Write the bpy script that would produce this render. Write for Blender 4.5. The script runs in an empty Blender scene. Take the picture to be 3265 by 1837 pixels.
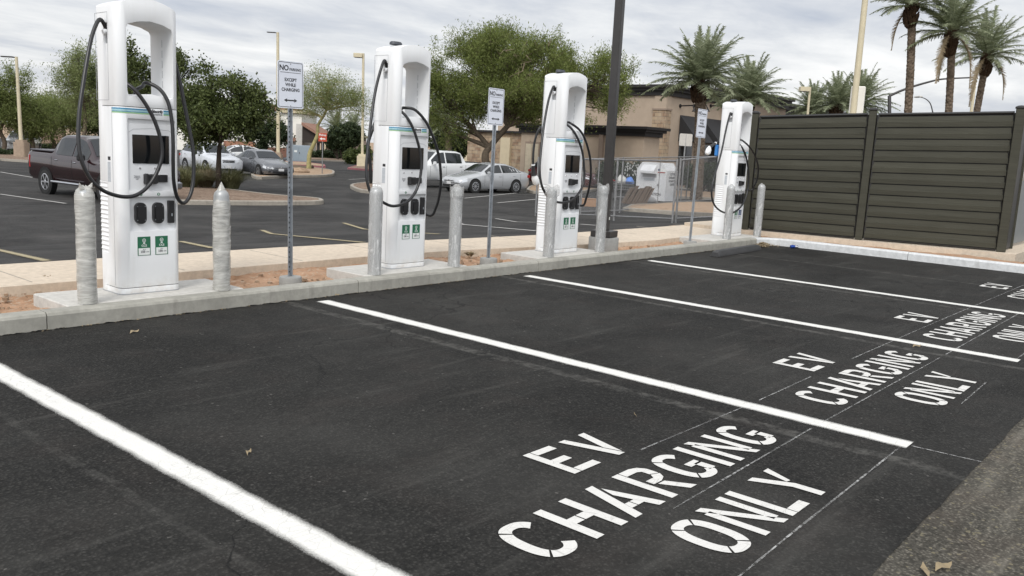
import bpy, math, random
import numpy as np
from mathutils import Vector, Matrix
random.seed(7); rng = np.random.default_rng(11)
sc = bpy.context.scene; col = sc.collection
PI = math.pi
# ------------------------------------------------------------------ camera
CF = 2727.36; W0, H0 = 3265.0, 1837.0
CAM = Vector((-5.6068, -6.8855, 1.5677))
yaw, pit, rol = 0.8729, 0.1610, 0.0519
def _rot():
    cy, sy, cp, sp = math.cos(yaw), math.sin(yaw), math.cos(pit), math.sin(pit)
    f = Vector((sy*cp, cy*cp, -sp)); r = Vector((cy, -sy, 0)); u = r.cross(f)
    c, s = math.cos(rol), math.sin(rol)
    return c*r+s*u, -s*r+c*u, f
CR, CU, CFW = _rot()
def ray(u, v): return CFW + CR*((u-W0/2)/CF) - CU*((v-H0/2)/CF)
def prof(y): return -0.65*min(1, max(0, (y-2.6)/7.4))
def at(u, v, dep): return CAM + ray(u, v)*dep                     # a point of the place at a given distance
def onz(u, v, z=0.0):
    d = ray(u, v); return CAM + d*((z-CAM.z)/d.z)
def ony(u, v, y): d = ray(u, v); return CAM + d*((y-CAM.y)/d.y)
def gnd(u, v, h=0.0):                                             # exact hit of a sight line on the lot's profile
    d = ray(u, v)
    for z0, k, y0, y1 in ((0, 0, -1e9, 2.6), (.65*2.6/7.4, -.65/7.4, 2.6, 10), (-.65, 0, 10, 1e9)):
        den = d.z-k*d.y
        if abs(den) < 1e-9: continue
        t = (z0+h+k*CAM.y-CAM.z)/den; y = CAM.y+d.y*t
        if t > 0 and y0-.02 <= y <= y1+.02: return CAM+d*t
    return onz(u, v, h-.65)
def base(u, v, dep):                                              # ground point below (u,v) at that distance
    P = at(u, v, dep); return Vector((P.x, P.y, prof(P.y)))
def topat(u, v, B):                                                 # where that ray meets the upright plane through B that faces the lot
    d = ray(u, v); h = Vector((CFW.x, CFW.y, 0)); return CAM + d*((B-CAM).dot(h)/d.dot(h))
def zat(u, v, P):
    d = ray(u, v); t = math.hypot(P.x-CAM.x, P.y-CAM.y)/math.hypot(d.x, d.y); return CAM.z + d.z*t
cam = bpy.data.cameras.new('camera'); co = bpy.data.objects.new('camera', cam); col.objects.link(co)
cam.sensor_width = 36; cam.lens = CF/W0*36; cam.clip_start = .05; cam.clip_end = 3000
co.matrix_world = Matrix(((CR.x, CU.x, -CFW.x, CAM.x), (CR.y, CU.y, -CFW.y, CAM.y), (CR.z, CU.z, -CFW.z, CAM.z), (0, 0, 0, 1)))
sc.camera = co
# ------------------------------------------------------------------ materials
class NT:
    def __init__(s, name):
        s.m = bpy.data.materials.new(name); s.m.use_nodes = True; s.t = s.m.node_tree
        s.b = s.t.nodes['Principled BSDF']; s.out = s.t.nodes['Material Output']
        s.tc = s.n('ShaderNodeTexCoord')
    def n(s, ty, **k):
        x = s.t.nodes.new(ty)
        for a, v in k.items(): setattr(x, a, v)
        return x
    def l(s, a, b): s.t.links.new(a, b)
    def mapping(s, scale, src='Object'):
        mp = s.n('ShaderNodeMapping'); mp.inputs['Scale'].default_value = scale if hasattr(scale, '__len__') else (scale,)*3
        s.l(s.tc.outputs[src], mp.inputs[0]); return mp.outputs[0]
    def noise(s, scale, detail=4, rough=.55, vec=None, dist=0):
        x = s.n('ShaderNodeTexNoise'); x.inputs['Scale'].default_value = scale; x.inputs['Detail'].default_value = detail
        x.inputs['Roughness'].default_value = rough; x.inputs['Distortion'].default_value = dist
        s.l(vec if vec is not None else s.tc.outputs['Object'], x.inputs['Vector']); return x.outputs['Fac']
    def voro(s, scale, vec=None, feature='F1', out='Distance'):
        x = s.n('ShaderNodeTexVoronoi'); x.feature = feature; x.inputs['Scale'].default_value = scale
        s.l(vec if vec is not None else s.tc.outputs['Object'], x.inputs['Vector']); return x.outputs[out]
    def ramp(s, fac, stops):
        r = s.n('ShaderNodeValToRGB'); e = r.color_ramp.elements
        while len(e) < len(stops): e.new(.5)
        for i, (p, c) in enumerate(stops):
            e[i].position = p; e[i].color = (c, c, c, 1) if not hasattr(c, '__len__') else tuple(c)+(1,)
        s.l(fac, r.inputs[0]); return r.outputs[0]
    def mix(s, fac, a, b, mode='MIX'):
        x = s.n('ShaderNodeMix'); x.data_type = 'RGBA'; x.blend_type = mode
        for sock, v in ((x.inputs[0], fac), (x.inputs[6], a), (x.inputs[7], b)):
            if hasattr(v, 'is_output'): s.l(v, sock)
            elif hasattr(v, '__len__'): sock.default_value = tuple(v)+(1,)
            else: sock.default_value = v if sock is x.inputs[0] else (v, v, v, 1)
        return x.outputs[2]
    def math(s, op, a, b=0.0, c=None):
        x = s.n('ShaderNodeMath'); x.operation = op
        for i, v in enumerate((a, b) + ((c,) if c is not None else ())):
            if hasattr(v, 'is_output'): s.l(v, x.inputs[i])
            else: x.inputs[i].default_value = v
        return x.outputs[0]
    def sep(s, v=None):
        x = s.n('ShaderNodeSeparateXYZ'); s.l(v if v is not None else s.tc.outputs['Object'], x.inputs[0]); return x.outputs
    def bump(s, h, strength=.3, dist=.01):
        x = s.n('ShaderNodeBump'); x.inputs['Strength'].default_value = strength; x.inputs['Distance'].default_value = dist
        s.l(h, x.inputs['Height']); s.l(x.outputs[0], s.b.inputs['Normal']); return x
    def fin(s, color=None, rough=.6, metal=0.0, spec=.5, coat=0):
        if color is not None:
            if hasattr(color, 'is_output'): s.l(color, s.b.inputs['Base Color'])
            else: s.b.inputs['Base Color'].default_value = tuple(color)+(1,)
        if hasattr(rough, 'is_output'): s.l(rough, s.b.inputs['Roughness'])
        else: s.b.inputs['Roughness'].default_value = rough
        s.b.inputs['Metallic'].default_value = metal; s.b.inputs['Specular IOR Level'].default_value = spec
        s.b.inputs['Coat Weight'].default_value = coat; s.b.inputs['Coat Roughness'].default_value = .05
        return s.m
    def alpha(s, a): s.l(a, s.b.inputs['Alpha'])
_pm = {}
def P(name, c, rough=.5, metal=0.0, var=.12, scale=6.0, spec=.5, coat=0, bump=0, bscale=60):
    if name in _pm: return _pm[name]
    t = NT(name); f = t.noise(scale, 5, .6)
    lo = tuple(x*(1-var) for x in c); hi = tuple(min(1, x*(1+var)) for x in c)
    cc = t.ramp(f, [(.3, lo), (.7, hi)])
    if bump: t.bump(t.noise(bscale, 3), bump, .004)
    r = t.math('MULTIPLY_ADD', f, .2, rough-.1)
    _pm[name] = t.fin(cc, r, metal, spec, coat); return _pm[name]

def m_asphalt(name, c0, c1, speck=.2, patch=.5, brown=0.0, crack=0.0, ghosts=()):
    t = NT(name)
    g = t.voro(62); g2 = t.noise(58, 4, .75); g3_ = t.noise(150, 2, .6); lf = t.noise(.5, 7, .62, dist=.5); mf = t.noise(3.5, 6, .65)
    g4 = t.noise(27, 3, .7); gr = t.math('ADD', t.math('ADD', t.math('MULTIPLY', g2, .45), t.math('MULTIPLY', g3_, .15)), t.math('MULTIPLY', g4, .40))
    c = t.mix(t.ramp(gr, [(.43, 0.), (.58, 1.)]), c0, c1)
    c = t.mix(t.ramp(g, [(.0, .0), (.28, .0), (.5, .65)]), c, tuple(x*.45 for x in c0))
    c = t.mix(t.math('MULTIPLY', t.ramp(lf, [(.38, 0.), (.7, 1.)]), patch), c, tuple(x*1.9 for x in c1))
    c = t.mix(t.ramp(mf, [(.50, 0.), (.75, .5)]), c, tuple(x*.75 for x in c0))
    st = t.noise(1.0, 6, .65, t.mapping((.5, 5.0, 1)))
    c = t.mix(t.ramp(st, [(.56, 0.), (.76, .35)]), c, tuple(x*2.1 for x in c1))
    ag = t.voro(75, out='Color'); sx = t.sep(ag)
    c = t.mix(t.math('MULTIPLY', t.math('GREATER_THAN', sx[0], 1-speck*.2), .6), c, (.13+brown, .125+brown*.75, .115))
    wm = t.noise(2.2, 3); c = t.mix(t.ramp(wm, [(.5, 0.), (.8, .16)]), c, (c1[0]*1.25, c1[1]*1.0, c1[2]*.95))
    X = t.sep()[0]
    for gx, gw, ga in ghosts:                                       # worn traces where earlier stripes were blacked out
        d = t.math('ABSOLUTE', t.math('SUBTRACT', t.math('ADD', X, t.math('MULTIPLY', t.noise(1.3, 4, .7), .12)), gx+.06))
        k = t.math('MULTIPLY', t.ramp(d, [(gw*.6, 1.), (gw, 0.)]), t.ramp(t.noise(9, 6, .75), [(.42, 0.), (.62, ga)]))
        c = t.mix(k, c, tuple(x*3.0 for x in c1))
    if crack:
        wv = t.n('ShaderNodeVectorMath'); wv.operation = 'ADD'
        nz = t.n('ShaderNodeTexNoise'); nz.inputs['Scale'].default_value = 1.6; nz.inputs['Detail'].default_value = 6; t.l(t.tc.outputs['Object'], nz.inputs['Vector'])
        t.l(t.tc.outputs['Object'], wv.inputs[0]); t.l(nz.outputs['Color'], wv.inputs[1])
        e = t.voro(.33, wv.outputs[0], 'DISTANCE_TO_EDGE')
        gate = t.ramp(t.noise(.35, 2), [(.47, 0.), (.53, 1.)])
        k = t.math('MULTIPLY', t.ramp(e, [(0.0, 1.), (.0035, 0.)]), t.math('MULTIPLY', gate, crack))
        c = t.mix(k, c, (.004, .004, .004))
    t.bump(t.math('ADD', t.math('MULTIPLY', g, -.6), gr), .8, .010)
    return t.fin(c, t.ramp(gr, [(.3, .72), (.7, .95)]), 0, .18)
M = {}
M['new'] = m_asphalt('fresh_asphalt', (.0085, .0082, .0075), (.047, .0455, .0415), .006, .28, crack=.9, ghosts=((-.80, .07, .45), (2.36, .06, .5), (5.30, .06, .5), (7.95, .05, .45), (-3.95, .03, .2)))
M['old'] = m_asphalt('worn_asphalt', (.040, .037, .030), (.165, .152, .126), .22, .12, .07, crack=.7)
M['rear'] = m_asphalt('rear_asphalt', (.026, .0255, .025), (.060, .058, .055), .05, .4, .0, crack=.9)
def m_concrete(name, c, stain=.35, dirt=(.10, .09, .075), vert=False, rough=.85):
    t = NT(name); lf = t.noise(1.6, 6, .65); f = t.noise(14, 5, .7); g = t.noise(120, 2)
    a = t.ramp(f, [(.3, tuple(x*.82 for x in c)), (.7, tuple(min(1, x*1.12) for x in c))])
    a = t.mix(t.math('MULTIPLY', t.ramp(lf, [(.42, 0.), (.68, 1.)]), stain), a, tuple(x*.62 for x in c))
    dr = t.noise(1.0, 5, .65, t.mapping((5, 5, .9)))
    if vert: a = t.mix(t.ramp(dr, [(.55, 0.), (.75, .55)]), a, dirt)
    sp = t.noise(3.5, 6, .75); a = t.mix(t.ramp(sp, [(.62, 0.), (.75, .5)]), a, dirt)
    t.bump(t.math('ADD', g, f), .25, .004)
    return t.fin(a, rough, 0, .3)
M['curb'] = m_concrete('kerb_concrete', (.345, .335, .295), .6, (.15, .14, .125), True)
M['pad'] = m_concrete('pad_concrete', (.50, .485, .45), .25)
M['walk'] = m_concrete('sidewalk_concrete', (.56, .475, .375), .14, (.36, .29, .22))
M['whitecurb'] = m_concrete('white_painted_kerb', (.60, .61, .61), .18, (.36, .36, .35), True, .6)
M['oldcurb'] = m_concrete('old_kerb_concrete', (.33, .30, .255), .4, (.14, .12, .1), True)
M['redcurb'] = m_concrete('faded_red_kerb', (.30, .12, .13), .4, (.30, .24, .21), True)
def m_dirt(name, c0, c1, c2):
    t = NT(name); a = t.noise(7, 7, .7); b = t.noise(1.3, 4); v = t.voro(38, out='Color'); g = t.noise(70, 3, .7)
    c = t.ramp(a, [(.3, c0), (.55, c1), (.75, c2)])
    c = t.mix(t.ramp(b, [(.4, 0.), (.7, .5)]), c, c2)
    sx = t.sep(v); c = t.mix(t.math('MULTIPLY', t.math('GREATER_THAN', sx[0], .9), .5), c, (.42, .36, .28))
    t.bump(t.math('ADD', a, t.math('MULTIPLY', g, .4)), .8, .02); return t.fin(c, .95, 0, .15)
M['dirt'] = m_dirt('red_desert_soil', (.22, .125, .07), (.37, .225, .14), (.47, .315, .215))
M['gravel'] = m_dirt('brown_gravel', (.09, .06, .042), (.19, .135, .10), (.27, .20, .15))
M['tandirt'] = m_dirt('tan_soil', (.21, .14, .09), (.33, .235, .16), (.42, .31, .22))
def m_paint(name, c, fuzz=0.13, wear=.12, uv=True, lim=.985):
    t = NT(name); n = t.noise(170, 3, .7); n2 = t.noise(7, 5, .7); cr = t.voro(13, t.mapping((1.0, 1.7, 1)), 'DISTANCE_TO_EDGE')
    a = t.mix(t.ramp(n2, [(.45, 0.), (.8, .35)]), c, tuple(x*.86 for x in c))
    a = t.mix(t.math('MULTIPLY', t.ramp(cr, [(0.0, .75), (.03, 0.)]), t.ramp(t.noise(4, 3), [(.4, .15), (.6, 1.)])), a, (.33, .32, .30))
    a = t.mix(t.ramp(n, [(.62, 0.), (.78, wear*3)]), a, (.2, .2, .2))
    if uv:
        u = t.sep(t.tc.outputs['UV'])[0]                                # across the stripe, 0..1
        d = t.math('MULTIPLY', t.math('ABSOLUTE', t.math('SUBTRACT', u, .5)), 2.0)
        d = t.math('ADD', d, t.math('MULTIPLY', t.math('SUBTRACT', n, .5), fuzz*2.2))
        t.alpha(t.ramp(d, [(1-fuzz*2.2, 1.), (1.0, 0.)]))
    t.bump(t.math('ADD', t.voro(95), n), .3, .004)
    return t.fin(a, .75, 0, .3)
M['paint'] = m_paint('white_road_paint', (.67, .66, .625), fuzz=.2)
M['stencil'] = m_paint('white_stencil_paint', (.61, .60, .57), uv=False)
M['yellow'] = m_paint('faded_yellow_paint', (.33, .28, .17), .3, .45)
M['fadewhite'] = m_paint('faded_white_paint', (.40, .39, .37), .25, .3)
def m_chalk():
    t = NT('chalk_line'); n = t.noise(26, 4, .7); n2 = t.noise(2.5, 3)
    a = t.math('MULTIPLY', t.ramp(n, [(.38, 0.), (.6, 1.)]), t.ramp(n2, [(.32, .25), (.6, .95)])); t.alpha(a); return t.fin((.40, .40, .39), .9, 0, .1)
M['chalk'] = m_chalk()
def m_white():
    t = NT('white_powder_coat'); d = t.noise(1.0, 5, .65, t.mapping((14, 14, 1.1))); f = t.noise(3, 5, .6); z = t.sep()[2]
    c = t.mix(t.ramp(d, [(.52, 0.), (.78, .22)]), (.765, .775, .78), (.62, .61, .58)); c = t.mix(t.ramp(f, [(.45, 0.), (.8, .16)]), c, (.66, .66, .64))
    lowz = t.math('MULTIPLY', t.ramp(z, [(.0, 1.), (.16, 0.)]), t.ramp(t.noise(9, 5, .7), [(.42, 0.), (.65, .55)])); c = t.mix(lowz, c, (.50, .43, .35))
    return t.fin(c, t.ramp(f, [(.3, .27), (.7, .42)]), 0, .45)
M['white'] = m_white()
M['whiteside'] = M['white']
M['panel'] = P('light_grey_panel', (.70, .71, .72), .42, 0, .02, 3)
M['seam'] = P('seam_shade', (.10, .10, .10), .6)
M['shadegrey'] = P('grey_recess_plastic', (.33, .34, .35), .5, 0, .05)
M['blackp'] = P('black_plastic', (.013, .013, .014), .4, 0, .2)
M['rubber'] = P('black_cable_rubber', (.012, .012, .013), .34, 0, .15, 20)
M['screen'] = P('dark_glass_screen', (.006, .007, .008), .06, 0, .1, 2, .6)
M['green'] = P('green_label', (.018, .13, .065), .45, 0, .06); M['blue'] = P('blue_label', (.015, .04, .14), .45, 0, .06)
M['labelwhite'] = P('label_white', (.72, .74, .72), .5, 0, .03); M['labelgrey'] = P('label_grey', (.46, .49, .52), .5, 0, .08, 40)
M['teal'] = P('blue_stripe', (.055, .25, .42), .4, 0, .05); M['teal2'] = P('pale_blue_stripe', (.30, .58, .62), .4, 0, .05); M['lime'] = P('green_stripe', (.30, .52, .25), .4, 0, .05)
M['ink'] = P('black_ink', (.02, .02, .022), .5); M['inkgrey'] = P('grey_ink', (.16, .16, .17), .5)
M['galv'] = P('galvanised_steel', (.42, .45, .48), .36, .75, .22, 9)
M['pipe'] = P('grey_primer_pipe', (.36, .37, .37), .38, .25, .08, 9)
M['galvd'] = P('dull_galvanised_steel', (.27, .27, .27), .5, .6, .25, 12)
M['chrome'] = P('chrome', (.7, .7, .72), .12, 1.0, .03)
M['signw'] = P('white_sign_face', (.70, .73, .80), .35, 0, .02, 3); M['signback'] = P('sign_back', (.52, .50, .46), .5, .2, .1)
M['darkpole'] = P('dark_bronze_paint', (.028, .026, .025), .42, 0, .15, 8)
M['tanpole'] = P('tan_pole_paint', (.53, .47, .33), .5, 0, .08, 3); M['tanped'] = P('tan_pedestal', (.30, .23, .17), .8, 0, .15, 5)
M['conc'] = m_concrete('pedestal_concrete', (.30, .30, .285), .4, (.15, .14, .13))
def m_fence():
    t = NT('fence_composite'); g = t.noise(1.0, 5, .6, t.mapping((1.2, 1.2, 55))); b = t.noise(2.0, 4, .6, t.mapping((1, 1, 3)))
    c = t.ramp(g, [(.3, (.037, .036, .025)), (.7, (.062, .060, .043))]); c = t.mix(t.ramp(b, [(.4, 0.), (.75, .4)]), c, (.068, .066, .050)); gi = t.n('ShaderNodeNewGeometry'); c = t.mix(gi.outputs['Random Per Island'], c, (1.0, 1.0, 1.0), 'MULTIPLY'); c = t.mix(t.math('MULTIPLY', gi.outputs['Random Per Island'], .35), c, (.030, .029, .021))
    t.bump(g, .3, .004); return t.fin(c, .72, 0, .3)
M['fence'] = m_fence(); M['fencecap'] = P('black_fence_trim', (.02, .019, .018), .5, 0, .1)
def m_wrap():
    t = NT('clear_plastic_wrap'); v = t.mapping((26, 26, 5)); n = t.noise(1.0, 5, .6, v, 1.2); n2 = t.noise(9, 4, .6)
    c = t.ramp(n, [(.35, (.50, .50, .49)), (.55, (.58, .58, .57)), (.70, (.78, .78, .77))])
    t.bump(n, .45, .006)
    al = t.ramp(n, [(.3, .32), (.58, .46), (.72, .85)]); t.alpha(al)
    return t.fin(c, .16, 0, .6)
M['wrap'] = m_wrap()
def m_wrap2():
    t = NT('milky_plastic_wrap'); v = t.mapping((5, 5, 24)); n = t.noise(1.0, 5, .62, v, .8)
    c = t.ramp(n, [(.3, (.47, .46, .42)), (.5, (.55, .54, .50)), (.72, (.72, .71, .67))])
    t.alpha(t.ramp(n, [(.35, .48), (.62, .76)])); t.bump(n, .3, .004); return t.fin(c, .18, 0, .6)
M['wrap2'] = m_wrap2()
def m_stone():
    t = NT('stacked_stone'); br = t.n('ShaderNodeTexBrick'); sx = t.sep(); cb = t.n('ShaderNodeCombineXYZ')
    t.l(t.math('ADD', sx[0], sx[1]), cb.inputs[0]); t.l(sx[2], cb.inputs[1]); t.l(cb.outputs[0], br.inputs['Vector'])
    br.inputs['Scale'].default_value = 1.0; br.inputs['Brick Width'].default_value = .55; br.inputs['Row Height'].default_value = .26; br.inputs['Mortar Size'].default_value = .02
    br.inputs['Color1'].default_value = (.40, .30, .20, 1); br.inputs['Color2'].default_value = (.24, .15, .10, 1); br.inputs['Mortar'].default_value = (.16, .13, .10, 1)
    n = t.noise(2.3, 4); c = t.mix(t.ramp(n, [(.4, 0.), (.65, .6)]), br.outputs[0], (.45, .37, .27)); return t.fin(c, .9, 0, .2)
M['stone'] = m_stone()
def m_block():
    t = NT('terracotta_block_wall'); br = t.n('ShaderNodeTexBrick'); sx = t.sep(); cb = t.n('ShaderNodeCombineXYZ')
    t.l(t.math('ADD', sx[0], sx[1]), cb.inputs[0]); t.l(sx[2], cb.inputs[1]); t.l(cb.outputs[0], br.inputs['Vector'])
    br.inputs['Scale'].default_value = 1.0; br.inputs['Brick Width'].default_value = .8; br.inputs['Row Height'].default_value = .4; br.inputs['Mortar Size'].default_value = .015
    br.inputs['Color1'].default_value = (.36, .19, .125, 1); br.inputs['Color2'].default_value = (.31, .16, .105, 1); br.inputs['Mortar'].default_value = (.22, .12, .09, 1)
    return t.fin(br.outputs[0], .9, 0, .2)
M['block'] = m_block()
M['stucco'] = P('tan_stucco', (.41, .33, .255), .9, 0, .06, 2, .2, bump=.2); M['stucco2'] = P('brown_stucco', (.28, .22, .175), .9, 0, .06, 2, .2, bump=.2)
M['cornice'] = P('black_cornice', (.014, .012, .012), .6, 0, .1); M['awning'] = P('black_awning_canvas', (.02, .02, .022), .85, 0, .15)
M['creamwall'] = P('cream_stucco', (.55, .47, .33), .9, 0, .06, 2, .2); M['wwall'] = P('white_stucco', (.72, .70, .64), .9, 0, .04, 2, .2)
M['tile'] = P('clay_roof_tile', (.26, .15, .11), .85, 0, .25, 8, .2); M['doorc'] = P('cream_door', (.50, .43, .32), .6)
M['bark'] = P('dark_bark', (.045, .035, .028), .95, 0, .35, 14, .2, bump=.8, bscale=30); M['bark2'] = P('grey_brown_bark', (.12, .095, .07), .95, 0, .3, 10, .2, bump=.8, bscale=30)
M['bark3'] = P('yellow_green_bark', (.30, .27, .13), .9, 0, .3, 5, .2, bump=.5, bscale=20)
M['twig'] = P('dry_twig', (.22, .17, .12), .95, 0, .2)
M['wood'] = P('cut_wood', (.55, .36, .18), .9, 0, .2, 12); M['cart'] = M['galvd']
def m_leaf(name, c0, c1, c2, tr=.35):
    t = NT(name); g = t.n('ShaderNodeNewGeometry'); r = g.outputs['Random Per Island']
    c = t.ramp(r, [(0.0, c0), (.55, c1), (1.0, c2)]); n = t.noise(.9, 3); c = t.mix(t.ramp(n, [(.35, 0.), (.7, .5)]), c, c2)
    t.l(c, t.b.inputs['Base Color']); t.b.inputs['Roughness'].default_value = .6; t.b.inputs['Specular IOR Level'].default_value = .3
    tl = t.n('ShaderNodeBsdfTranslucent'); t.l(c, tl.inputs[0]); mx = t.n('ShaderNodeMixShader'); mx.inputs[0].default_value = tr
    t.l(t.b.outputs[0], mx.inputs[1]); t.l(tl.outputs[0], mx.inputs[2]); t.l(mx.outputs[0], t.out.inputs[0]); return t.m
M['leafdark'] = m_leaf('dark_green_leaves', (.026, .038, .012), (.062, .084, .024), (.15, .18, .06))
M['leafmesq'] = m_leaf('mesquite_leaves', (.075, .10, .024), (.15, .19, .05), (.27, .31, .10), .5)
M['leafpv'] = m_leaf('palo_verde_leaves', (.11, .14, .045), (.20, .24, .09), (.32, .36, .16), .5)
M['leafleft'] = m_leaf('olive_green_leaves', (.08, .105, .03), (.15, .19, .055), (.26, .30, .11), .5)
M['leafbush'] = m_leaf('hedge_leaves', (.015, .028, .012), (.032, .05, .02), (.055, .075, .03))
M['frond'] = m_leaf('grey_green_palm_fronds', (.10, .12, .06), (.20, .235, .13), (.40, .43, .29), .42)
M['frondbr'] = m_leaf('dry_palm_fronds', (.22, .16, .09), (.32, .25, .15), (.42, .34, .23), .3)
M['grassy'] = m_leaf('olive_grass_blades', (.05, .062, .024), (.11, .12, .05), (.26, .24, .13), .3)
M['grassdry'] = m_leaf('straw_grass_blades', (.20, .15, .08), (.27, .21, .12), (.34, .28, .17), .3)
def m_palmtrunk():
    t = NT('palm_trunk_bark'); v = t.voro(1.0, t.mapping((7, 7, 9)), out='Distance'); n = t.noise(9, 4)
    c = t.ramp(v, [(.1, (.25, .20, .15)), (.45, (.13, .10, .075)), (.8, (.05, .04, .03))]); c = t.mix(n, c, (.15, .115, .085)); t.bump(v, .8, .05); return t.fin(c, .95, 0, .1)
M['ptrunk'] = m_palmtrunk(); M['pboot'] = P('palm_boot_fibre', (.055, .035, .022), .95, 0, .4, 9, .1, bump=1, bscale=14)
def car_paint(name, c, metal=.5, rough=.28): return P(name, c, rough, metal*.5, .01, .5, .5, coat=.8)
M['glass'] = P('tinted_car_glass', (.012, .015, .017), .05, 0, .1, 2, .7); M['tyre'] = P('tyre_rubber', (.018, .018, .018), .85, 0, .2); M['alloy'] = P('alloy_rim', (.55, .56, .58), .3, .8, .05)
M['arch'] = P('wheel_arch_black', (.006, .006, .006), .9); M['lamp'] = P('headlight_lens', (.62, .64, .66), .12, .3, .05); M['amber'] = P('amber_lens', (.6, .2, .05), .2); M['redlamp'] = P('red_tail_lens', (.30, .015, .015), .2)
M['plate'] = P('number_plate', (.55, .55, .55), .5)
# ------------------------------------------------------------------ mesh helpers
class MB:
    def __init__(s): s.v = []; s.f = []; s.uv = None
    def add(s, vs, fs):
        o = len(s.v); s.v += [tuple(p) for p in vs]; s.f += [tuple(i+o for i in f) for f in fs]; return s
    def box(s, c, d, rz=0, mat=None, bev=0.0):
        x, y, z = (q/2 for q in d); pts = []
        if bev:
            b = min(bev, x*.9, y*.9, z*.9)
            rings = [(-z, b), (-z+b, 0), (z-b, 0), (z, b)]; vs = []
            for zz, i in rings:
                xi, yi = x-i, y-i; vs += [(-xi+b, -yi, zz), (xi-b, -yi, zz), (xi, -yi+b, zz), (xi, yi-b, zz), (xi-b, yi, zz), (-xi+b, yi, zz), (-xi, yi-b, zz), (-xi, -yi+b, zz)]
            fs = [tuple(range(7, -1, -1)), tuple(range(24, 32))]
            for k in range(3):
                for i in range(8): j = (i+1) % 8; fs.append((k*8+i, k*8+j, k*8+8+j, k*8+8+i))
        else:
            vs = [(-x, -y, -z), (x, -y, -z), (x, y, -z), (-x, y, -z), (-x, -y, z), (x, -y, z), (x, y, z), (-x, y, z)]
            fs = [(3, 2, 1, 0), (4, 5, 6, 7), (0, 1, 5, 4), (1, 2, 6, 5), (2, 3, 7, 6), (3, 0, 4, 7)]
        m = Matrix.Translation(c) @ Matrix.Rotation(rz, 4, 'Z')
        if mat is not None: m = mat @ m
        return s.add([m @ Vector(p) for p in vs], fs)
    def prism(s, poly, z0, z1):
        n = len(poly); vs = [(p[0], p[1], z0) for p in poly]+[(p[0], p[1], z1) for p in poly]
        fs = [tuple(range(n-1, -1, -1)), tuple(range(n, 2*n))]+[(i, (i+1) % n, (i+1) % n+n, i+n) for i in range(n)]
        return s.add(vs, fs)
    def prismy(s, poly, y0, y1):                                   # poly in x,z
        n = len(poly); vs = [(p[0], y0, p[1]) for p in poly]+[(p[0], y1, p[1]) for p in poly]
        fs = [tuple(range(n)), tuple(range(2*n-1, n-1, -1))]+[((i+1) % n, i, i+n, (i+1) % n+n) for i in range(n)]
        return s.add(vs, fs)
    def tube(s, path, rad, n=8, cap=True):
        path = [Vector(p) for p in path]; k = len(path)
        if not hasattr(rad, '__len__'): rad = [rad]*k
        vs = []; fs = []; up = None
        for i, p in enumerate(path):
            t = (path[min(i+1, k-1)]-path[max(i-1, 0)])
            if t.length < 1e-9: t = Vector((0, 0, 1))
            t.normalize()
            if up is None:
                a = Vector((0, 0, 1)) if abs(t.z) < .9 else Vector((1, 0, 0)); up = (a - t*a.dot(t)).normalized()
            else:
                up = up - t*up.dot(t)
                up = up.normalized() if up.length > 1e-6 else t.orthogonal().normalized()
            w = t.cross(up)
            for j in range(n):
                a = 2*PI*j/n; vs.append(p+(up*math.cos(a)+w*math.sin(a))*rad[i])
        for i in range(k-1):
            for j in range(n): j2 = (j+1) % n; fs.append((i*n+j, i*n+j2, (i+1)*n+j2, (i+1)*n+j))
        if cap: fs += [tuple(range(n-1, -1, -1)), tuple(range((k-1)*n, k*n))]
        return s.add(vs, fs)
    def lathe(s, prof_, n=16, m=None):
        vs = []; fs = []; k = len(prof_)
        for r, z in prof_:
            for j in range(n): a = 2*PI*j/n; vs.append(Vector((r*math.cos(a), r*math.sin(a), z)))
        if m is not None: vs = [m @ v for v in vs]
        for i in range(k-1):
            for j in range(n): j2 = (j+1) % n; fs.append((i*n+j, i*n+j2, (i+1)*n+j2, (i+1)*n+j))
        if prof_[0][0] > 1e-5: fs.append(tuple(range(n-1, -1, -1)))
        if prof_[-1][0] > 1e-5: fs.append(tuple(range((k-1)*n, k*n)))
        return s.add(vs, fs)
    def text(s, txt, size, o, rx=(1, 0, 0), up=(0, 0, 1), bold=0.0, align='CENTER', sx=1.0, depth=.001, sp=1.0):
        cu = bpy.data.curves.new('t', 'FONT'); cu.body = txt; cu.size = size; cu.offset = bold; cu.align_x = align; cu.align_y = 'CENTER'; cu.extrude = depth; cu.space_character = sp; cu.resolution_u = 3
        ob = bpy.data.objects.new('t', cu); col.objects.link(ob); dg = bpy.context.evaluated_depsgraph_get(); me = ob.evaluated_get(dg).to_mesh()
        rx = Vector(rx).normalized(); up = Vector(up).normalized(); nn = rx.cross(up); o = Vector(o)
        vs = [o+rx*(v.co.x*sx)+up*v.co.y+nn*v.co.z for v in me.vertices]; fs = [tuple(p.vertices) for p in me.polygons]
        ob.evaluated_get(dg).to_mesh_clear(); bpy.data.objects.remove(ob); bpy.data.curves.remove(cu)
        return s.add(vs, fs)
    def build(s, name, mat, parent=None, smooth=False, **k):
        me = bpy.data.meshes.new(name); me.from_pydata([tuple(p) for p in s.v], [], s.f); me.materials.append(mat); me.update()
        if s.uv:
            ul = me.uv_layers.new(name='UVMap')
            for p in me.polygons:
                for li in p.loop_indices: ul.data[li].uv = s.uv[me.loops[li].vertex_index]
        if smooth:
            me.polygons.foreach_set('use_smooth', [True]*len(me.polygons))
            try: me.set_sharp_from_angle(angle=math.radians(smooth if smooth is not True else 40))
            except Exception: pass
        o = bpy.data.objects.new(name, me); col.objects.link(o)
        if parent is not None: o.parent = parent
        if k: tag(o, **k)
        return o
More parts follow.
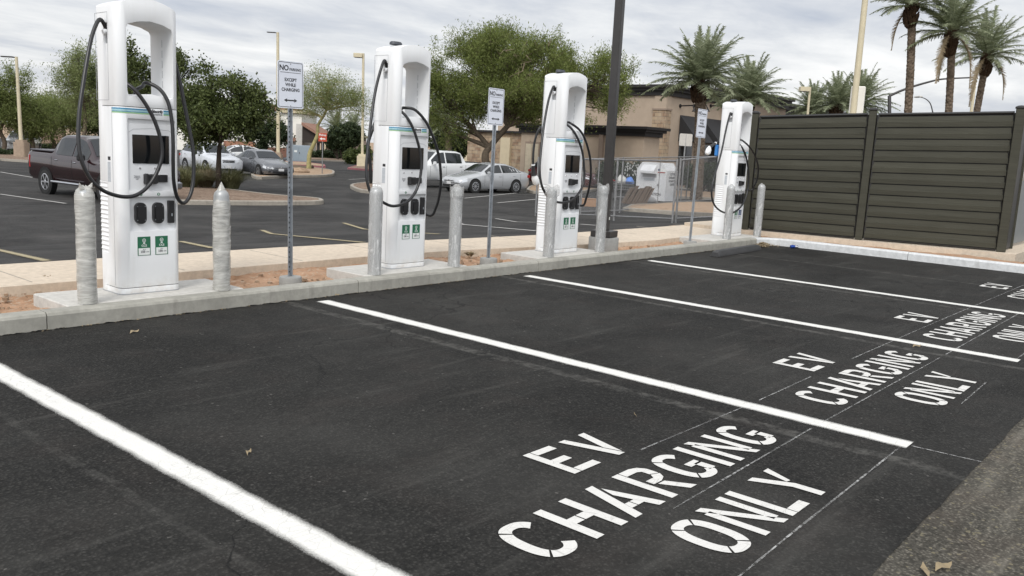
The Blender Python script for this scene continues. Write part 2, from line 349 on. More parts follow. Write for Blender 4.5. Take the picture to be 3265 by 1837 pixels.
def tag(o, label=None, cat=None, group=None, kind=None):
    if label: o['label'] = label
    if cat: o['category'] = cat
    if group: o['group'] = group
    if kind: o['kind'] = kind
    return o
def thing(name, label, cat, loc=(0, 0, 0), rz=0, group=None):
    o = bpy.data.objects.new(name, None); col.objects.link(o); o.location = loc; o.rotation_euler = (0, 0, rz); o.empty_display_size = .2
    return tag(o, label, cat, group)
def dup(root, loc, rz, label, group=None, scale=None, skip=()):
    def cp(o, par):
        c = o.copy(); col.objects.link(c); c.parent = par
        for ch in list(kids.get(o, [])):
            if ch.name.split('.')[0] not in skip: cp(ch, c)
        return c
    kids = {}
    for o in bpy.data.objects:
        if o.parent: kids.setdefault(o.parent, []).append(o)
    r = cp(root, None); r.location = loc; r.rotation_euler = (0, 0, rz)
    if scale: r.scale = (scale,)*3
    r['label'] = label
    if group: r['group'] = group
    return r
def struct(name, mb, mat, smooth=False): o = mb.build(name, mat, None, smooth); o['kind'] = 'structure'; return o
def spline(pts, sub=6):
    pts = [Vector(p) for p in pts]; out = []
    for i in range(len(pts)-1):
        p0 = pts[max(i-1, 0)]; p1 = pts[i]; p2 = pts[i+1]; p3 = pts[min(i+2, len(pts)-1)]
        for k in range(sub):
            t = k/sub; out.append(.5*((2*p1)+(p2-p0)*t+(2*p0-5*p1+4*p2-p3)*t*t+(3*p1-p0-3*p2+p3)*t**3))
    out.append(pts[-1]); return out
def quads_obj(name, Q, mat, parent=None):                          # Q: (n,4,3) array
    n = len(Q); me = bpy.data.meshes.new(name); me.vertices.add(4*n); me.vertices.foreach_set('co', np.asarray(Q, dtype=np.float32).ravel())
    me.loops.add(4*n); me.loops.foreach_set('vertex_index', np.arange(4*n, dtype=np.int32)); me.polygons.add(n)
    me.polygons.foreach_set('loop_start', np.arange(0, 4*n, 4, dtype=np.int32)); me.polygons.foreach_set('loop_total', np.full(n, 4, dtype=np.int32))
    me.update(calc_edges=True); me.materials.append(mat); o = bpy.data.objects.new(name, me); col.objects.link(o)
    if parent is not None: o.parent = parent
    return o
# ------------------------------------------------------------------ ground
def sheet(pts, z):                                                  # polygon in plan at height z
    m = MB(); return m.add([(p[0], p[1], z) for p in pts], [tuple(range(len(pts)))])
g = MB(); ys = [-400, -60, 2.6, 10, 60, 200, 1500]
for i, y in enumerate(ys):
    for x in (-900, 1500): g.v.append((x, y, prof(y)-.06))
g.f = [(2*i, 2*i+1, 2*i+3, 2*i+2) for i in range(len(ys)-1)]
struct('ground', g, M['tandirt'])
KX = 10.25
edge = [(-60, -5.99)]+[(x*.2-5.5, -5.995+.004*math.sin(x*1.1)+.005*random.uniform(-1, 1)) for x in range(0, 92)]+[(40, -6.0)]
struct('charging_bay_asphalt', sheet([(-60, .08), (40, .08)][::-1][::-1] and ([(-60, .03)]+edge+[(40, .03)]), 0.0), M['new'])
struct('old_drive_asphalt', sheet([(-60, -60), (60, -60), (60, -5.9), (-60, -5.9)], -.004), M['old'])
fr = [(-40, 1.42), (-2.6, 1.36), (1.5, 1.45), (3.0, 1.37), (4.5, 1.12), (6, .90), (7.4, .78), (8.5, .86), (10.3, .86), (14, .86), (16, .86)]
bk = [(-40, 2.75), (-1, 2.72), (1, 2.70), (2.5, 2.61), (4.1, 2.43), (5.9, 2.27), (8, 2.24), (10, 2.25), (12.4, 2.31), (16, 2.4)]
rd = MB(); ysr = [2.2, 2.6, 10, 14, 50, 130]
for y in ysr:
    for x in (-120, 160): rd.v.append((x, y, prof(y)-.0))
rd.f = [(2*i, 2*i+1, 2*i+3, 2*i+2) for i in range(len(ysr)-1)]
struct('rear_parking_lot', rd, M['rear'])
w = MB(); w.prism(fr+bk[::-1], -.2, .128); struct('sidewalk', w, M['walk'])
jt = MB()
for x in np.arange(-13, 12, 1.5):
    jt.box((x, 2.05, .128), (.012, .95 if x > 4 else 1.1, .004))
struct('sidewalk_joints', jt, M['oldcurb'])
# planter soil between kerb and sidewalk
def soil(name, x0, x1, y0, y1, z, amp, mat, nx, ny, gz=False, edgew=.0):
    m = MB(); P2 = rng.random(8)*6
    for i in range(nx+1):
        for j in range(ny+1):
            x = x0+(x1-x0)*i/nx; y = y0+(y1-y0)*j/ny
            h = amp*(.5*math.sin(x*3.1+P2[0])*math.sin(y*4.3+P2[1])+.35*math.sin(x*9.7+P2[2]+y*5)*math.sin(y*11+P2[3])+.45*(random.random()-.5))
            m.v.append((x, y, z+h+(prof(y) if gz else 0)))
    for i in range(nx):
        for j in range(ny): a = i*(ny+1)+j; m.f.append((a, a+ny+1, a+ny+2, a+1))
    o = m.build(name, mat, None, True); o['kind'] = 'structure'; return o
soil('planter_soil', -14, 10.2, .12, 1.5, .045, .045, M['dirt'], 480, 30)
soil('rear_verge_soil', -14, 16, 2.2, 2.95, .01, .03, M['tandirt'], 300, 12)
# stones and clods in the planter
st = MB()
for k in range(520):
    x = random.uniform(-6, 8.2) if k % 3 else random.uniform(-5, -2.2); y = random.uniform(.2, 1.36); r = random.choice([.008, .01, .012, .018, .03])*random.uniform(.7, 1.3)
    if any(a-.08 < x < b+.08 and y < .95 for a, b in ((-2.74, -1.17), (.34, 1.93), (3.32, 4.9), (8.29, 10))): continue
    vs = [(x+r*math.cos(a)*random.uniform(.6, 1.2), y+r*math.sin(a)*random.uniform(.6, 1.2), .05+(0 if q else r*.9)) for q in (0, 1) for a in (0, 1.26, 2.5, 3.8, 5.0)]
    st.add(vs, [(0, 1, 2, 3, 4)]+[(i, (i+1) % 5, (i+1) % 5+5, i+5) for i in range(5)])
o = st.build('loose_soil_clods', M['tandirt']); tag(o, 'small stones and dry clods scattered over the red planter soil', 'stones', kind='stuff')
# kerbs: section swept along a path
def kerb(name, path, wdt, h, mat, joints=None, below=.3, gz=False, closed=False):
    m = MB(); n = len(path); prof_k = [(0, -below), (0, h-.028), (.012, h-.008), (.03, h), (wdt, h), (wdt, -below)]
    for i in range(n):
        if closed: a = Vector(path[(i-1) % n]); b = Vector(path[(i+1) % n])
        else: a = Vector(path[max(i-1, 0)]); b = Vector(path[min(i+1, n-1)])
        t = (b-a).normalized(); nn = Vector((-t.y, t.x))
        for px, pz in prof_k:
            q = Vector(path[i])+nn*px; m.v.append((q.x, q.y, pz+(prof(q.y) if gz else 0)))
    K = len(prof_k)
    for i in range(n if closed else n-1):
        for j in range(K): j2 = (j+1) % K; i2 = (i+1) % n; m.f.append((i*K+j, i2*K+j, i2*K+j2, i*K+j2))
    if not closed: m.f += [tuple(range(K)), tuple(range((n-1)*K, n*K))[::-1]]
    return m
jx = [-8.5, -5.7, -2.96, .11, 3.12, 6.15, 9.3]
path = [(-40, 0)]+[(x, 0) for x in (-10, -3, 0, 3, 6, 9.2)]+[(9.45, -.012), (9.62, -.05)]
for a, b in zip([-40]+jx, jx+[9.62]):
    pts = [(max(a+.004, -40), 0)]+[(x, 0) for x in np.linspace(a, b, 6)[1:-1]]+[(b-.004, 0)]
    if b == 9.62: pts = [(a+.004, 0), (9.45, 0), (9.62, 0), (9.72, -.01)]
    kk = kerb('k', pts, .155, .138, None) if a == -40 else kerb('k', pts, .155, .138, None)
    if a == -40: KB = kk
    else: KB.add(kk.v, kk.f)
struct('kerb', KB, M['curb'])
arc = [(9.725, -.01), (9.9, -.05), (10.05, -.13), (10.16, -.27), (10.21, -.5), (KX-.02, -.9)]
wk = kerb('k', arc+[(KX, -1.6), (KX+.02, -2.565)], .14, .138, None); w2 = kerb('k', [(KX+.02, -2.573), (KX+.03, -6), (KX+.05, -20)], .14, .138, None); wk.add(w2.v, w2.f)
struct('white_kerb', wk, M['whitecurb'])
gp = MB()                                                          # irregular tar line along the kerb foot
for k in range(260):
    x = random.uniform(-7, 9.5); l = random.uniform(.04, .22); wd = random.uniform(.004, .014)
    gp.add([(x, .001, .003), (x+l*.3, -wd, .003), (x+l*.7, -wd*random.uniform(.4, 1), .003), (x+l, .001, .003)], [(0, 1, 2, 3)])
struct('kerb_foot_tar', gp, M['blackp'])
lip = MB()                                                         # ragged dark tar smeared up the kerb face
for k in range(260):
    x = random.uniform(-7, 9.4); l = random.uniform(.02, .16); hh = random.uniform(.002, .011)
    lip.add([(x, -.0025, -.002), (x+l*.25, -.0025, hh), (x+l*.6, -.0025, hh*random.uniform(.4, 1)), (x+l, -.0025, -.002)], [(0, 3, 2, 1)])
struct('kerb_face_tar', lip, M['blackp'])
# side strip between white kerb and fence slab
soil('side_strip_soil', 10.33, 11.3, -20, .7, .10, .02, M['dirt'], 20, 200)
pd = MB()
for a, b in ((-2.74, -1.14), (.34, 1.93), (3.32, 4.9)): pd.box(((a+b)/2, .5, .04), (b-a, .69, .204), bev=.008)
pd.box((9.27, .5, .04), (1.96, .7, .204), bev=.008)
struct('charger_pads', pd, M['pad'])
# ------------------------------------------------------------------ painted markings
def stripe(p0, p1, wd, z, mat, name, label, group=None, cat='road marking', n=40, fz=.03, par=None):
    p0 = Vector(p0); p1 = Vector(p1); t = (p1-p0).normalized(); nn = Vector((-t.y, t.x)); m = MB(); m.uv = []
    hw = wd/2+fz
    for i in range(n+1):
        q = p0.lerp(p1, i/n); wob = .003*math.sin(i*1.7)+.002*math.sin(i*.6)
        for s_, uu in ((-1, 0), (1, 1)):
            r = q+nn*(s_*hw+wob); zz = z(r) if callable(z) else z
            m.v.append((r.x, r.y, zz)); m.uv.append((uu, i/n))
    m.f = [(2*i, 2*i+2, 2*i+3, 2*i+1) for i in range(n)]
    o = m.build(name, mat, par)
    if par is None: tag(o, label, cat, group)
    return o
LX = [-3.706, -.534, 2.620, 5.555]; LW = .114
lab = ['white parking stripe nearest the camera, running off the lower left', 'white parking stripe starting at the kerb left of the second charger', 'white parking stripe starting at the kerb below the third charger', 'farthest white parking stripe, ending short of the black wheel stop']
for i, x in enumerate(LX):
    stripe((x+LW/2, -.17), (x+LW/2, -5.63), LW, .004, M['paint'], 'parking_stripe', lab[i], 'white stripes between the charging bays', n=90)
S_ = .165
def ring(a0, a1, hw=.355, s=S_, n=14, cut=None):
    def pt(a, w_, h_):
        c, q = math.cos(a), math.sin(a); e = .80
        return (.355+w_*math.copysign(abs(c)**e, c), .5+h_*math.copysign(abs(q)**e, q))
    A = [math.radians(a0+(a1-a0)*i/n) for i in range(n+1)]
    return [[pt(a, hw, .5), pt(b, hw, .5), pt(b, hw-s*1.05, .5-s*.9), pt(a, hw-s*1.05, .5-s*.9)] for a, b in zip(A[:-1], A[1:])]
def R_(x0, y0, x1, y1): return [[(x0, y0), (x1, y0), (x1, y1), (x0, y1)]]
GL = {
 'E': (.68, R_(0, 0, S_, 1)+R_(S_+.02, .84, .66, 1)+R_(S_, .42, .5, .58)+R_(S_+.02, 0, .68, .16)),
 'V': (.72, [[(0, 1), (.27, 0), (.44, 0), (.17, 1)]]+[[(.54, 1), (.365, .36), (.455, .06), (.71, 1)]]),
 'C': (.71, ring(38, 128)+ring(134, 228)+ring(234, 322)),
 'H': (.70, R_(0, 0, S_, 1)+R_(.70-S_, 0, .70, 1)+R_(S_, .42, .335, .58)+R_(.36, .42, .70-S_, .58)),
 'A': (.76, [[(.0, 0), (.17, 0), (.45, 1), (.28, 1)], [(.47, .86), (.40, .62), (.59, 0), (.76, 0)], [(.23, .20), (.37, .20), (.37, .34), (.27, .34)], [(.39, .20), (.53, .20), (.49, .34), (.39, .34)]]),
 'R': (.70, R_(0, 0, S_, 1)+[[(S_+.02, 1), (.45, 1), (.45, .85), (S_+.02, .85)], [(.45, 1), (.60, .95), (.52, .81), (.45, .85)], [(.60, .95), (.68, .83), (.52, .75), (.52, .81)], [(.68, .83), (.68, .62), (.52, .68), (.52, .75)], [(.68, .60), (.60, .49), (.45, .57), (.52, .66)], [(.60, .49), (.45, .43), (.24, .43), (.24, .57), (.45, .57)], [(.30, .40), (.47, .40), (.70, 0), (.52, 0)]]),
 'G': (.71, ring(38, 128)+ring(134, 228)+ring(234, 318)+R_(.545, .16, .71, .44)+R_(.40, .40, .71, .53)),
 'I': (.18, R_(0, 0, S_, 1)),
 'N': (.72, R_(0, 0, .15, .86)+R_(.57, .14, .72, 1)+[[(0, 1), (.16, 1), (.72, 0), (.56, 0)]]),
 'O': (.74, ring(-52, 52)+ring(58, 122)+ring(128, 232)+ring(238, 302)),
 'L': (.60, R_(0, 0, S_, 1)+R_(S_+.02, 0, .60, .16)),
 'Y': (.72, [[(0, 1), (.17, 1), (.45, .45), (.45, 0), (.28, 0), (.28, .42)], [(.55, 1), (.72, 1), (.50, .55), (.41, .57)]])}
def word(txt, x, ytop, h, width, z, par):
    tot = sum(GL[c][0] for c in txt); gap = (width/h-tot)/(len(txt)-1); m = MB(); cx = 0
    for c in txt:
        w_, pol = GL[c]
        for pg in pol:
            m.add([(x+(cx+p[0])*h, ytop-h+p[1]*h, z) for p in pg], [tuple(range(len(pg)))])
        cx += w_+gap
    return m.build('word', M['stencil'], par)
EX = [-2.297, .799, 3.889, 7.753]
wl = ['nearest white stencilled words EV CHARGING ONLY, in the bay in front of the first charger', 'white stencilled words EV CHARGING ONLY in the second bay from the camera', 'white stencilled words EV CHARGING ONLY in the third bay, partly past the right edge', 'farthest white stencilled words, EV CHARGING beside the white kerb, cut by the right edge']
for i, x in enumerate(EX):
    t = thing('pavement_lettering', wl[i], 'road marking', (x, -4.24, 0), 0, 'stencilled words in the charging bays')
    word('EV', 0, 0, .335, .545, .0045, t); word('CHARGING', -.813, -.485, .34, 2.17, .0045, t); word('ONLY', -.253, -.975, .335, 1.07, .0045, t)
ch = [((-1.75, -4.61), (-.5, -4.63)), ((-.3, -4.63), (.62, -4.62)), ((1.5, -4.62), (4.0, -4.62)), ((4.0, -4.62), (10.1, -4.66)), ((-2.3, -5.13), (-.62, -5.11)), ((-.55, -5.11), (2.2, -5.12)), ((2.4, -5.12), (9, -5.12)), ((-4.2, -5.66), (-2.2, -5.62)), ((-2.2, -5.62), (-.55, -5.6)), ((.75, -5.62), (1.6, -5.6)), ((2.75, -5.6), (9, -5.6)), ((-.48, -5.64), (-.46, -6.0))]
cm = MB()
for a, b in ch:
    a = Vector(a); b = Vector(b); t = (b-a).normalized(); nn = Vector((-t.y, t.x)); k = int((b-a).length/.12)+1
    for i in range(k):
        p = a.lerp(b, i/k); q = a.lerp(b, (i+1)/k); h1 = .005*random.uniform(.6, 1.2)
        cm.add([(p.x-nn.x*h1, p.y-nn.y*h1, .0035), (q.x-nn.x*h1, q.y-nn.y*h1, .0035), (q.x+nn.x*h1, q.y+nn.y*h1, .0035), (p.x+nn.x*h1, p.y+nn.y*h1, .0035)], [(0, 1, 2, 3)])
struct('chalk_snap_lines', cm, M['chalk'])
# leaves / litter on the asphalt
def leaf(q, ln, rot, label, mat=None):
    P0 = onz(*q); m = MB(); c, s = math.cos(rot), math.sin(rot); pts = []
    for t_, w_, z_ in ((0, .001, .004), (.12, .004, .008), (.3, .011, .016), (.5, .015, .012), (.7, .012, .007), (.88, .006, .014), (1, .001, .024)):
        for sg in (-1, 1): x_ = t_*ln-ln/2; y_ = sg*w_*ln/.08; y_ += .006*math.sin(t_*5); pts.append((P0.x+c*x_-s*y_, P0.y+s*x_+c*y_, z_+(.010*math.sin(t_*PI) if sg > 0 else 0)))
    m.add(pts, [(2*i, 2*i+2, 2*i+3, 2*i+1) for i in range(6)]); m.build('dry_leaf', mat or M['frondbr'], None, label=label, cat='leaf', group='dry leaves lying on the asphalt')
leaf((428, 1062), .085, .3, 'brown dry leaf on the asphalt below the first charger')
leaf((793, 1449), .05, .8, 'small yellow leaf alone in the middle of the nearest bay')
leaf((2025, 1329), .04, 1.2, 'pale leaf scrap between the nearest EV and the second stripe')
leaf((3005, 1815), .10, -.3, 'largest dry tan leaf, on the worn asphalt at the lower right')
leaf((2950, 1828), .10, .6, 'thin straw coloured leaf beside the largest one at lower right')
leaf((2922, 1107), .09, -.5, 'brown leaf beside the third white stripe near its right end')
leaf((1075, 944), .05, 0, 'pinkish pebble-like leaf at the kerb foot above the second stripe')
# rubber wheel stop
t = thing('wheel_stop', 'black rubber wheel stop lying askew in front of the kerb by the fourth charger', 'wheel stop', (8.05, -.42, 0), .06)
m = MB(); m.prismy([(-.9, 0), (.9, 0), (.9, .1), (-.9, .1)], 0, .01); m = MB()
sec = [(-.075, .005), (.075, .005), (.075, .04), (.045, .10), (-.045, .10), (-.075, .04)]
L = 1.86/2
for xx, sc_ in ((-L, .75), (-L+.09, 1), (L-.09, 1), (L, .75)): m.v += [(xx, p[0], p[1]*(sc_ if p[1] > .01 else 1)) for p in sec]
for i in range(3):
    for j in range(6): j2 = (j+1) % 6; m.f.append((i*6+j, (i+1)*6+j, (i+1)*6+j2, i*6+j2))
m.f += [tuple(range(6)), tuple(range(18, 24))[::-1]]
m.build('body', P('grey_black_rubber', (.045, .045, .046), .7, 0, .25, 12, bump=.4), t, 30)
# pile of dead leaves, crushed can
q = []
for k in range(420):
    r = abs(random.gauss(0, .16)); a = random.uniform(0, 2*PI); x = 9.62+r*math.cos(a)*1.5; y = -.17-.0+r*math.sin(a)*.55; y = min(y, -.03-.35*max(0, x-9.6)); z = .008+max(0, .075-r*.22)*random.random()
    s = .022; d1 = Vector((random.gauss(0, 1), random.gauss(0, 1), random.gauss(0, .4))).normalized()*s; d2 = d1.cross(Vector((random.gauss(0, .5), random.gauss(0, .5), 1))).normalized()*s*.5
    c = Vector((x, y, z+.01)); q.append([c-d1, c-d2, c+d1, c+d2])
for k in range(500):
    x = random.uniform(-6, 9.4); y = -abs(random.gauss(0, .02))-.006; s = random.uniform(.006, .014); d1 = Vector((random.gauss(0, 1), random.gauss(0, 1), .2)).normalized()*s; d2 = d1.cross(Vector((0, 0, 1)))*.5
    c = Vector((x, y, .008)); q.append([c-d1, c-d2, c+d1, c+d2])
o = quads_obj('dead_leaf_litter', [[tuple(v) for v in k] for k in q], M['frondbr']); tag(o, 'small pile of dead brown leaves in the corner of the two kerbs', 'leaf litter', kind='stuff')
t = thing('crushed_can', 'crushed blue can lying at the foot of the white kerb', 'can', (10.02, -.62, 0), .9)
m = MB(); m.lathe([(.02, -.075), (.03, -.07), (.033, -.03), (.027, 0), (.034, .035), (.03, .07), (.02, .075)], 12, Matrix.Translation((0, 0, .032)) @ Matrix.Rotation(PI/2, 4, 'X')); m.build('body', P('blue_can', (.03, .08, .35), .25, .5), t, True)
m = MB(); m.lathe([(.0345, .01), (.0352, .035), (.031, .066)], 12, Matrix.Translation((0, 0, .032)) @ Matrix.Rotation(PI/2, 4, 'X')); m.build('end', P('silver_can', (.6, .6, .62), .25, .8), t, True)
# ------------------------------------------------------------------ chargers
CW, CD, CH = .556, .40, 2.43
def rrect(x0, y0, x1, y1, r, n=6):
    o = []
    for cx, cy, a0 in ((x1-r, y1-r, 0), (x0+r, y1-r, 90), (x0+r, y0+r, 180), (x1-r, y0+r, 270)):
        for k in range(n+1): a = math.radians(a0+90*k/n); o.append((cx+r*math.cos(a), cy+r*math.sin(a)))
    return o
def tmp(mb): return mb.build('tmp', M['white'])
def boolean(o, b, op):
    md = o.modifiers.new('b', 'BOOLEAN'); md.operation = op; md.solver = 'EXACT'; md.object = b
    dg = bpy.context.evaluated_depsgraph_get(); me = bpy.data.meshes.new_from_object(o.evaluated_get(dg)); o.modifiers.clear(); old = o.data; o.data = me; bpy.data.meshes.remove(old); bpy.data.objects.remove(b)
def make_charger(label):
    t = thing('charging_station', label, 'charger', (0, 0, 0), 0, 'white fast chargers along the kerb')
    o = tmp(MB().prism(rrect(0, 0, CW, CD, .07), 0, 2.7))
    a = [(-.1, -.1), (CW+.1, -.1)]+[(CW+.1-(CW+.2)*k/20, 2.515-.085*((k/10-1)*1.30)**2-.004*(abs(k/10-1)*1.3)**8) for k in range(21)]
    boolean(o, tmp(MB().prismy(a, -.2, .8)), 'INTERSECT')
    x0, x1, z0, z1 = .090, .500, 1.70, 2.29
    op = [(x0+.03, z0), (x0+.12, z0+.018), ((x0+x1)/2, z0+.03), (x1-.12, z0+.018), (x1-.03, z0), (x1-.008, z0+.012), (x1, z0+.05), (x1, z1-.03), (x1-.015, z1), (x1-.09, z1+.028), ((x0+x1)/2, z1+.045), (x0+.09, z1+.028), (x0+.015, z1), (x0, z1-.03), (x0, z0+.05), (x0+.008, z0+.012)]
    boolean(o, tmp(MB().prismy(op, -.2, .8)), 'DIFFERENCE')
    # scoops so that the opening flares towards the front, recesses and panel gaps
    boolean(o, tmp(MB().prismy(rrect(.085, .905, .515, 1.515, .012, 2), -.1, .016)), 'DIFFERENCE')
    boolean(o, tmp(MB().prismy(rrect(.09, .55, .515, .852, .01, 2), -.1, .034)), 'DIFFERENCE')
    boolean(o, tmp(MB().box((CW/2, CD/2-.12, 1.612), (CW+.4, CD, .006))), 'DIFFERENCE')
    boolean(o, tmp(MB().box((CW/2, CD/2-.12, .057), (CW+.4, CD, .006))), 'DIFFERENCE')
    boolean(o, tmp(MB().box((0, .185, 2.21), (.06, .075, .17)).box((CW, .185, 2.21), (.06, .075, .17))), 'DIFFERENCE')
    boolean(o, tmp(MB().box((0, .285, .66), (.024, .145, .62)).box((CW, .285, .66), (.024, .145, .62))), 'DIFFERENCE')
    md = o.modifiers.new('bev', 'BEVEL'); md.width = .005; md.segments = 2; md.limit_method = 'ANGLE'; md.angle_limit = math.radians(50)
    dg = bpy.context.evaluated_depsgraph_get(); me = bpy.data.meshes.new_from_object(o.evaluated_get(dg)); o.modifiers.clear(); o.data = me
    me.polygons.foreach_set('use_smooth', [True]*len(me.polygons))
    try: me.set_sharp_from_angle(angle=math.radians(42))
    except Exception: pass
    o.name = 'housing'; o.parent = t
    MB().prismy(rrect(.088, .908, .512, 1.47, .02, 3), .0125, .0155).build('front_panel', M['panel'], t)
    for zz in (.057, 1.612): MB().prism(rrect(.0025, .0025, CW-.0025, CD-.125, .068), zz-.0027, zz+.0027).build('groove_shade', M['seam'], t)  # dark strip set in each groove, painting in its shade
    s = MB()
    for sx_, rot in ((.0, 1), (CW, -1)):                             # side seams: thin grooves
        s.box((sx_, .10, .84), (.003, .004, 1.53)); s.box((sx_, .145, 2.02), (.003, .003, .72)); s.box((sx_, .37, 2.02), (.003, .003, .72)); s.box((sx_, .2575, 1.66), (.003, .225, .003)); s.box((sx_, .2575, 2.38), (.003, .225, .003))
    s.build('panel_seam', M['shadegrey'], t)
    for sx_, sg in ((0, -1), (CW, 1)):
        gr = MB(); gr.box((sx_-sg*.011, .285, .66), (.001, .143, .615))
        for k in range(16):
            z = .37+k*.039
            gr.add([(sx_-sg*.0115, .213, z+.030), (sx_-sg*.0115, .357, z+.030), (sx_-sg*.0005, .357, z+.006), (sx_-sg*.0005, .213, z+.006), (sx_-sg*.0115, .213, z-.001), (sx_-sg*.0115, .357, z-.001)], [(0, 1, 2, 3), (3, 2, 5, 4), (0, 3, 4), (1, 5, 2)])
        gr.build('ventilation_grille', M['white'], t)
    for zz, hh, mm in ((1.594, .012, 'teal'), (1.581, .008, 'teal2'), (1.571, .006, 'teal'), (1.562, .010, 'lime')):
        pt_ = [(-.0012, .10)]+[(.07-.0714*math.cos(a_), .07-.0714*math.sin(a_)) for a_ in np.linspace(0, PI/2, 10)]+[(.295, -.0014)]
        b = MB()
        for (xa, ya), (xb, yb) in zip(pt_[:-1], pt_[1:]): b.add([(xa, ya, zz-hh/2), (xb, yb, zz-hh/2), (xb, yb, zz+hh/2), (xa, ya, zz+hh/2)], [(0, 1, 2, 3)])
        b.build('stripe', M[mm], t); b = MB(); b.box((.445, -.0004, zz), (.08, .002, hh))
        b.build('stripe', M[mm], t)
    b = MB(); b.text('electrify', .034, (.352, -.0015, 1.586), bold=.0011, sx=.82); b.build('logo_text', M['ink'], t)
    b = MB(); b.text('america', .028, (.352, -.0015, 1.562), sx=.95); b.add([(.302, -.002, 1.604), (.316, -.002, 1.604), (.313, -.002, 1.590), (.319, -.002, 1.590), (.305, -.002, 1.553), (.308, -.002, 1.578), (.299, -.002, 1.578)], [tuple(range(7))]); b.build('logo_text', M['inkgrey'], t)
    MB().box((.2925, .010, 1.26), (.327, .012, .245), bev=.003).build('screen', M['screen'], t)
    b = MB(); b.prismy([(.10, 1.40), (.14, 1.425), (.30, 1.437), (.46, 1.425), (.50, 1.40), (.50, 1.403), (.46, 1.4285), (.30, 1.4405), (.14, 1.4285), (.10, 1.403)], .0115, .014); b.build('panel_seam', M['shadegrey'], t)
    r = MB().box((.285, -.008, 1.005), (.105, .05, .085), bev=.01).box((.235, -.014, 1.005), (.03, .06, .095), bev=.008).build('card_reader', M['blackp'], t)
    MB().box((.385, .006, 1.01), (.10, .022, .065), bev=.003).build('payment_terminal', M['blackp'], t)
    b = MB()
    for k, l in enumerate(('Customer', 'Assistance', '1-800-000')): b.text('Customer Assistance 24/7'.split()[k] if k < 3 else l, .013, (.165, .0115, 1.03-.014*k))
    b.build('label_text', M['inkgrey'], t)
    for x in (.19, .35):
        h = MB(); h.prismy(rrect(x-.048, .615, x+.048, .80, .046, 8), -.004, .032); hh = h.build('holster', M['blackp'], t, 40)
        h = MB(); h.prismy(rrect(x-.035, .645, x+.035, .77, .034, 8), -.012, -.0045); h.build('socket', M['rubber'], hh, 40)
        [MB().box((x+a_, -.006, .708+c_), (.006, .004, .006)).build('screw', M['galv'], hh) for a_ in (-.034, .034) for c_ in (-.06, .06)]
    h = MB().box((.468, .012, .715), (.052, .036, .20), bev=.004).build('lock_plate', M['blackp'], t)
    MB().box((.468, -.008, .69), (.01, .006, .025)).build('key_slot', M['galv'], h)
    for x, d in ((.19, '1'), (.35, '2')):
        b = MB(); b.lathe([(.0135, 0), (.0135, .002)], 20, Matrix.Translation((x, 0.0, .873)) @ Matrix.Rotation(PI/2, 4, 'X')); bb = b.build('badge', M['green'], t)
        b = MB(); b.text(d, .024, (x, -.0028, .873), bold=.0008); b.build('digit', M['labelwhite'], bb)
    b = MB().box((-.001, .165, 1.17), (.002, .045, .03)).build('nameplate', M['ink'], t)
    b = MB().box((-.001, .17, 1.055), (.002, .05, .17)).build('rating_sticker', M['labelgrey'], t)
    for sx_, sg in ((.024, -1), (CW-.024, 1)):
        b = MB(); b.box((sx_, .185, 2.21), (.006, .07, .165)); b.build('outlet_recess', M['shadegrey'], t)
        b = MB(); b.lathe([(.024, -.02), (.024, .02), (.02, .035)], 14, Matrix.Translation((sx_+sg*.01, .185, 2.225)) @ Matrix.Rotation(sg*1.9, 4, 'Y')); b.build('cable_gland', M['panel'], t, True)
    b = MB()
    for k in range(5): b.box((.499, .19, 1.83+k*.088), (.003, .004, .062))
    b.build('slot', M['shadegrey'], t)
    b = MB(); b.lathe([(.055, 0), (.055, .02), (.045, .035), (0, .037)], 20, Matrix.Translation((.2, .25, 2.515)) @ Matrix.Diagonal((1.5, 1, 1, 1))); b.build('antenna_cap', P('grey_cap', (.05, .055, .065), .5), t, True)
    MB().prism(rrect(-.002, -.002, CW+.002, CD+.002, .07), 0, .008).build('base_gasket', M['shadegrey'], t)
    return t
def ccs_label(t, x, mat):
    l = MB(); l.box((x+.055, -.0012, .42), (.116, .0024, .165)); lo = l.build('connector_label', M[mat], t)
    MB().box((x+.055, -.0028, .372), (.102, .0012, .06)).build('white_panel', M['labelwhite'], lo)
    b = MB(); b.text('CCS', .026, (x+.055, -.0028, .423), bold=.0004)
    for q_ in range(14):
        a0, a1 = 2*PI*q_/14, 2*PI*(q_+1)/14; X = x+.055; Z = .47; r0, r1 = .0125, .0165
        b.add([(X+r0*math.cos(a0), -.003, Z+r0*math.sin(a0)), (X+r1*math.cos(a0), -.003, Z+r1*math.sin(a0)), (X+r1*math.cos(a1), -.003, Z+r1*math.sin(a1)), (X+r0*math.cos(a1), -.003, Z+r0*math.sin(a1))], [(0, 1, 2, 3)])
    b.box((x+.05, -.003, .472), (.005, .001, .007)); b.box((x+.06, -.003, .472), (.005, .001, .007)); b.box((x+.055, -.003, .463), (.006, .001, .005)); b.box((x+.055, -.003, .446), (.018, .001, .010))
    b.build('white_text', M['labelwhite'], lo)
    b = MB(); b.text('up to', .012, (x+.055, -.0042, .392)); b.text('150', .028, (x+.042, -.0042, .37), bold=.0008); b.text('kW', .016, (x+.085, -.0042, .368)); b.build('rating_text', M['inkgrey'], lo)
def buttons(t, xs):
    for x in xs:
        b = MB(); b.lathe([(.0095, 0), (.0095, .004), (.006, .009)], 14, Matrix.Translation((x, .0145, 1.098)) @ Matrix.Rotation(PI/2, 4, 'X')); b.build('button', M['chrome'], t, True)
CX = [-2.200, .895, 3.966, 9.341]; CY = .381; CZ = .142
cl = ['nearest white charger with two black cables, between two milky wrapped bollards', 'second white charger with a loop of black cable, beside the silver sedan and white pickup', 'third white charger, left of the dark square lamp post, white plug hanging behind it', 'farthest white charger, at the left end of the brown slatted fence']
